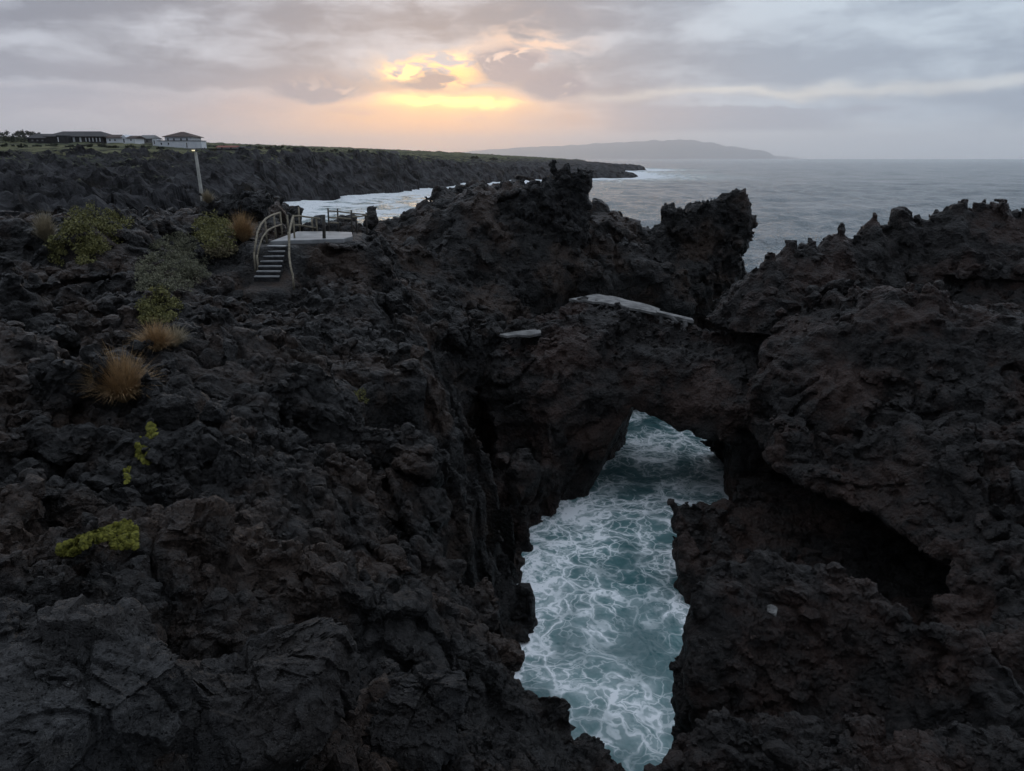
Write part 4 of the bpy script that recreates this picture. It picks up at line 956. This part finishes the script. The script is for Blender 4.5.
def tuft(label, px, py, wpx, hpx, mat, n=520, group=None, lean=0):
    l, nn, o = hit(px, py)
    if l is None: print('no ground for', label); return
    k = l.length / FPX; Rr_ = wpx * k / 2; Hh = hpx * k; rg = np.random.default_rng(int(px)); V = []; T = []
    for i in range(n * 3):
        a = rg.uniform(0, 2 * math.pi); t = rg.uniform(0.0, 1) ** .55 * 1.15; L = rg.uniform(.55, 1.12)   # t: lean from upright
        hd = np.array((math.cos(a), math.sin(a), 0)); d = hd * math.sin(t) + np.array((0, 0, math.cos(t)))
        sc_ = np.array((Rr_, Rr_, Hh)) * L
        sd = np.array((-math.sin(a), math.cos(a), 0)) * rg.uniform(.0014, .0030) * (l.length / 10)
        b0_ = hd * Rr_ * .10 * rg.random() - np.array((0, 0, .06))
        bd = rg.normal(size=3) * .10 * Rr_ * np.array((1, 1, .5)); p = [b0_, b0_ + d * sc_ * .45 + bd * .3, b0_ + d * sc_ * .8 + bd, b0_ + d * sc_ * 1.05 + bd * 1.9 - np.array((0, 0, Hh * .10 * t))]
        bb = len(V); wd = (1, .9, .6, .08)
        for q, w_ in zip(p, wd): V += [q - sd * w_, q + sd * w_]
        T += [(bb, bb + 1, bb + 3, bb + 2), (bb + 2, bb + 3, bb + 5, bb + 4), (bb + 4, bb + 5, bb + 7, bb + 6)]
    o = mesh_np('grass_tuft', V, np.array(T), mat, True); o.location = l + nn * Hh * .16
    return tag(o, label, 'grass tuft', group)
tuft('large round tuft of tawny dry grass on the black slope', 127, 397, 50, 38, M['tan'], 800)
tuft('straw coloured grass tuft just above and right of the large round tuft', 156, 350, 38, 24, M['tan'], 480)
tuft('thin greyish grass tuft right of the straw coloured one', 173, 347, 30, 20, M['tan_grey'], 240)
tuft('brown feathery grass tuft beside the foot of the curved handrail', 243, 240, 30, 27, M['tan'], 520)
tuft('pale dry grass tuft left of the large yellow green shrub', 46, 244, 24, 24, M['tan_grey'], 320)
tuft('small pale grass tuft behind the timber steps on the outcrop', 209, 203, 16, 12, M['tan_grey'], 160)

def moss(label, polys, n, rs=1.0):
    V = []; T = []; rg = np.random.default_rng(n)
    for poly in polys:
        pp = drape(poly, n, .045)
        if rs > 1: md = sorted(pp, key=lambda q: q[0].z)[len(pp) // 2][0]; pp = [q for q in pp if (q[0] - md).length < .24]
        for l, nn in pp:
            r_ = l.length / FPX * rg.uniform(.8, 2.0) * rs; nv = np.array(nn); a = np.cross(nv, (0, .3, 1)); a /= max(np.linalg.norm(a), 1e-6); c = np.cross(nv, a); p = np.array(l); bb = len(V); h = r_ * rg.uniform(.10, .38)
            m_ = 7
            for k in range(m_):
                q = 2 * math.pi * k / m_; rr2 = r_ * rg.uniform(.8, 1.2); V.append(p + (a * math.cos(q) + c * math.sin(q)) * rr2 - nv * .012)
            for k in range(m_):
                q = 2 * math.pi * k / m_; V.append(p + (a * math.cos(q) + c * math.sin(q)) * r_ * .62 * rg.uniform(.8, 1.2) + nv * h * .8)
            V.append(p + nv * h)
            for k in range(m_):
                k2 = (k + 1) % m_; T += [(bb + k, bb + k2, bb + m_ + k2), (bb + k, bb + m_ + k2, bb + m_ + k), (bb + m_ + k, bb + m_ + k2, bb + 2 * m_)]
    if V: tag(mesh_np('moss_patch', V, None, M['moss'], True, None, np.array(T)), label, 'moss')
moss('bright yellow green moss spread over rocks near the left edge', [[(57, 546), (80, 536), (108, 526), (128, 520), (138, 528), (138, 548), (112, 549), (110, 540), (88, 545), (76, 556), (57, 556)]], 900)
moss('yellow green moss blob on top of a rock below the large grass tuft', [[(140, 426), (151, 421), (156, 434), (146, 444), (140, 438)]], 170, 1.7)
moss('curved yellow green moss strip under the mossy rock top', [[(137, 445), (146, 448), (156, 461), (148, 465), (138, 456)]], 170, 1.7)
moss('tiny faint moss spot below the upright moss strip', [[(124, 470), (129, 466), (130, 482), (125, 484)]], 40)

# skyline plants of the plateau
def far_bush(name, label, cat, px, y0, y1, Y, wpx, mat, group=None, n=10, seed=0):
    b_ = Vector(P(px, y1, Y)); g = drop(b_.x, b_.y, 200); z0 = min(b_.z, g.z) if g else b_.z
    k = Y / FPX; Hh = (y1 - y0) * k * .95 + (b_.z - z0); rg = np.random.default_rng(seed + int(px)); pts = []
    for i in range(n):
        pts.append(((rg.uniform(-.5, .5) * wpx * k, rg.uniform(-.5, .5) * wpx * k * .6, rg.uniform(0, .55) * Hh), wpx * k * rg.uniform(.14, .28), Hh * rg.uniform(.18, .34)))
    V, Q = leaves(pts, k * 1.5, 34, seed=seed)
    o = mesh_np(name, V, Q, mat, False); o.location = (b_.x, b_.y, z0); return tag(o, label, cat, group)
gname = 'bushes along the plateau skyline'
far_bush('hedge', 'dark hedge at the left edge of the plateau beside the stone house', 'hedge', 13, 136, 142.5, 326, 28, M['leaf_dark'], None, 26)
for i, (px, y0, y1, Y, wd) in enumerate([(214, 145.2, 149.5, 345, 10), (226, 144.6, 147.6, 360, 12), (248, 145, 149.6, 350, 8), (257, 146, 150, 370, 9), (268, 145.6, 150, 400, 8), (280, 144.6, 150.2, 400, 7), (292, 146.6, 150.4, 410, 9), (305, 146.2, 150.8, 420, 8), (318, 147, 151, 430, 10), (334, 147.6, 151.2, 440, 9), (352, 148.6, 152, 470, 8), (366, 149.6, 152.4, 480, 8), (381, 150, 153.5, 500, 7)]):
    far_bush('bush', 'small dark bush on the plateau skyline between the houses and the sunset', 'bush', px, y0, y1, Y, wd, M['leaf_dark'], gname, 8, i)
for i, (px, y0, y1, Y, wd) in enumerate([(4, 129.5, 138, 620, 9), (14, 130.5, 138, 640, 10), (27, 130, 138, 650, 9), (37, 130.5, 138, 640, 10), (22, 128.5, 138, 600, 4)]):
    far_bush('tree', 'distant hazy tree behind the long stone house at the left edge', 'tree', px, y0, y1, Y, wd, M['leaf_dark'], 'distant trees behind the stone house', 9, 40 + i)
for i, (px, y0, y1, Y, wd) in enumerate([(8, 143.2, 147.2, 262, 10), (24, 144, 147.4, 258, 8), (38, 144.4, 147.6, 264, 7), (52, 143.6, 147, 268, 9), (70, 144.6, 147.4, 262, 8), (88, 144, 147.2, 266, 7), (104, 143.2, 146.8, 272, 8), (112, 145, 148, 262, 9), (131, 144.4, 148, 268, 8), (146, 145.2, 148.6, 266, 9), (160, 146.4, 149.6, 268, 6), (212, 149, 151.6, 282, 8), (128, 139, 143.4, 326, 6), (158, 140.4, 145, 322, 5)]):
    far_bush('bush', 'low dark scrub bush on the grass in front of the plateau houses', 'bush', px, y0, y1, Y, wd, M['leaf_dark'], 'scrub in front of the plateau houses', 8, 90 + i)
far_bush('bush', 'lone dark bush standing on the low far coast under the sunset', 'bush', 474, 155.6, 160, 700, 9, M['leaf_dark'], None, 10, 70)
far_bush('bush', 'flat dark bush on the far coast right of the lone dark bush', 'bush', 494, 157.4, 160.5, 700, 8, M['leaf_dark'], None, 8, 71)

# ------------------------------------------------------------------ loose boulders
import bmesh
def boulder(label, px, py, wpx, hpx, mat, seed, depth=1.0, sink=.35, sub=6, rz=0, cuts=16, name='boulder', tilt=(0, 0)):
    l, nn, o = hit(px, py)
    if l is None: print('no ground for', label); return
    k = l.length / FPX; rg = np.random.default_rng(seed)
    bm = bmesh.new(); bmesh.ops.create_icosphere(bm, subdivisions=sub, radius=1)
    V = np.array([v.co for v in bm.verts]); T = np.array([[v.index for v in f.verts] for f in bm.faces]); bm.free()
    D_ = V / np.linalg.norm(V, axis=1)[:, None]; r_ = np.full(len(D_), 1.15)
    for c in range(cuts):
        n = rg.normal(size=3); n /= np.linalg.norm(n); dd = rg.uniform(.62, 1.0); ca = D_ @ n
        r_ = np.where(ca > .05, smin(r_, dd / np.maximum(ca, .05), .05), r_)
    V = D_ * r_[:, None] * np.array((wpx * k / 2, wpx * k / 2 * depth, hpx * k / 2))
    m_ = Matrix.Rotation(rz, 3, 'Z') @ Matrix.Rotation(tilt[0], 3, 'X') @ Matrix.Rotation(tilt[1], 3, 'Y'); V = V @ np.array(m_).T
    s_ = max(.12, wpx * k); x, y, z = (V + seed * 3.7).T
    d = .055 * s_ * fbm(x, y, z, s_ * .45, 3) + .065 * s_ * facet(x, y, z, s_ * .33) + .030 * s_ * facet(x, y, z, s_ * .13) + .010 * s_ * facet(x, y, z, s_ * .055) + .014 * s_ * fbm(x, y, z, s_ * .08, 3, .6) - .03 * s_ * sstep(.08, 0, np.abs(perlin(x / s_ * 2.1, y / s_ * 2.1, z / s_ * 2.1)))
    V = V + D_ * d[:, None]
    o = mesh_np(name, V, None, mat, False, None, T); o.location = l + Vector((0, 0, hpx * k * (.5 - sink))) + Vector((0, wpx * k * .25 * depth, 0))
    return tag(o, label, 'boulder')
boulder('pale grey slab boulder in the bottom left corner of the view', 42, 762, 112, 78, M['pale_slab'], 3, 1.0, .38, 7, .3, 12)
boulder('dark boulder half out of view at the left edge above the pale slab', -2, 684, 48, 46, M['slab_rock'], 5, 1, .35, 6, .2)
boulder('largest smooth dark boulder, wide and craggy, right of the pale slab', 228, 752, 128, 104, M['slab_rock'], 8, .8, .5, 7, .9, 15)
boulder('broad smooth blue grey boulder right of the largest boulder', 400, 742, 94, 62, M['slab_rock'], 11, .9, .45, 7, .4, 12)
boulder('rounded small dark boulder low between the two big smooth boulders', 304, 762, 44, 36, M['lava'], 14, 1, .3, 6, 1.2)
boulder('round dark boulder directly below the tufts of dry grass', 172, 424, 36, 27, M['lava'], 17, 1, .35, 5, 1)
boulder('small pale grey boulder right of the round dark one under the tufts', 213, 420, 26, 18, M['slab_rock'], 19, 1, .3, 5, 1)
boulder('dark slab boulder leaning on the slope left of the upright moss strip', 66, 458, 46, 28, M['lava'], 23, 1, .4, 5, .4)
boulder('long dark boulder directly above the bright moss near the left edge', 62, 524, 62, 36, M['lava'], 27, .8, .45, 6, .2)
boulder('peaked dark boulder in the middle of the left slope', 226, 484, 46, 46, M['lava'], 31, .9, .42, 6, .8)
boulder('low grey boulder right of the bright moss patch', 186, 543, 58, 34, M['lava'], 34, .9, .45, 6, .1)
boulder('blocky dark boulder on the crest of the right hand ledge', 790, 606, 44, 34, M['lava_right'], 38, 1, .35, 5, .4)
boulder('small pale weathered stone on the crest of the right hand ledge', 773, 614, 12, 9, M['old_concrete'], 41, 1, .3, 5, .4)
# ------------------------------------------------------------------ loose clinker lying on the lava
def rubble(V, N, rows, mat, seed, zone, pa=2.1, mx=.2):
    rg = np.random.default_rng(seed); vs = []; ts = []; kinds = []
    for s_ in range(10):
        bm = bmesh.new(); bmesh.ops.create_icosphere(bm, subdivisions=2, radius=1)
        D_ = np.array([v.co for v in bm.verts]); T = np.array([[v.index for v in f.verts] for f in bm.faces]); bm.free(); D_ /= np.linalg.norm(D_, axis=1)[:, None]
        r_ = np.full(len(D_), 1.15)
        for c in range(9):
            n = rg.normal(size=3); n /= np.linalg.norm(n); ca = D_ @ n; r_ = np.where(ca > .05, np.minimum(r_, rg.uniform(.55, 1) / np.maximum(ca, .05)), r_)
        kinds.append((D_ * r_[:, None] * (1 + .12 * rg.normal(size=len(D_)))[:, None], T))
    ok = np.nonzero((N[:, 2] > .45) & zone(V))[0]; pick = rg.choice(ok, rows); b = 0
    for i in pick:
        D_, T = kinds[rg.integers(10)]; dist = np.linalg.norm(V[i] - (0, 0, CAMH)); sz = np.clip(rg.pareto(pa) * .035 + .03, .03, mx) * (.6 + dist / 22)
        q = Matrix.Rotation(rg.uniform(0, 6.3), 3, 'Z') @ Matrix.Rotation(rg.uniform(0, 6.3), 3, 'X')
        vs.append((D_ * (sz, sz * rg.uniform(.7, 1), sz * rg.uniform(.5, .9))) @ np.array(q).T + V[i] + (0, 0, sz * .15)); ts.append(T + b); b += len(D_)
    o = mesh_np('rubble', np.concatenate(vs), None, mat, False, None, np.concatenate(ts)); return tag(o, kind='stuff')
cl_ = lambda V: (np.abs(perlin(V[:, 0] / 3.2, V[:, 1] / 3.2, V[:, 2] / 3.2 + 4)) < .30) & (samp(QL, V[:, 0], V[:, 1]) > .9)
rubble(LV, LN, 5500, M['lava'], 3, cl_)
rubble(AV, AN, 500, M['lava_right'], 9, lambda V: (V[:, 1] > 31.8) & (V[:, 2] > 5.6), 2.4, .14)
rubble(RV_, RN_, 3500, M['lava_right'], 4, lambda V: (V[:, 2] > 1.2) & (perlin(V[:, 0] / 3, V[:, 1] / 3, V[:, 2] / 3) > -.1), 2.6, .2)
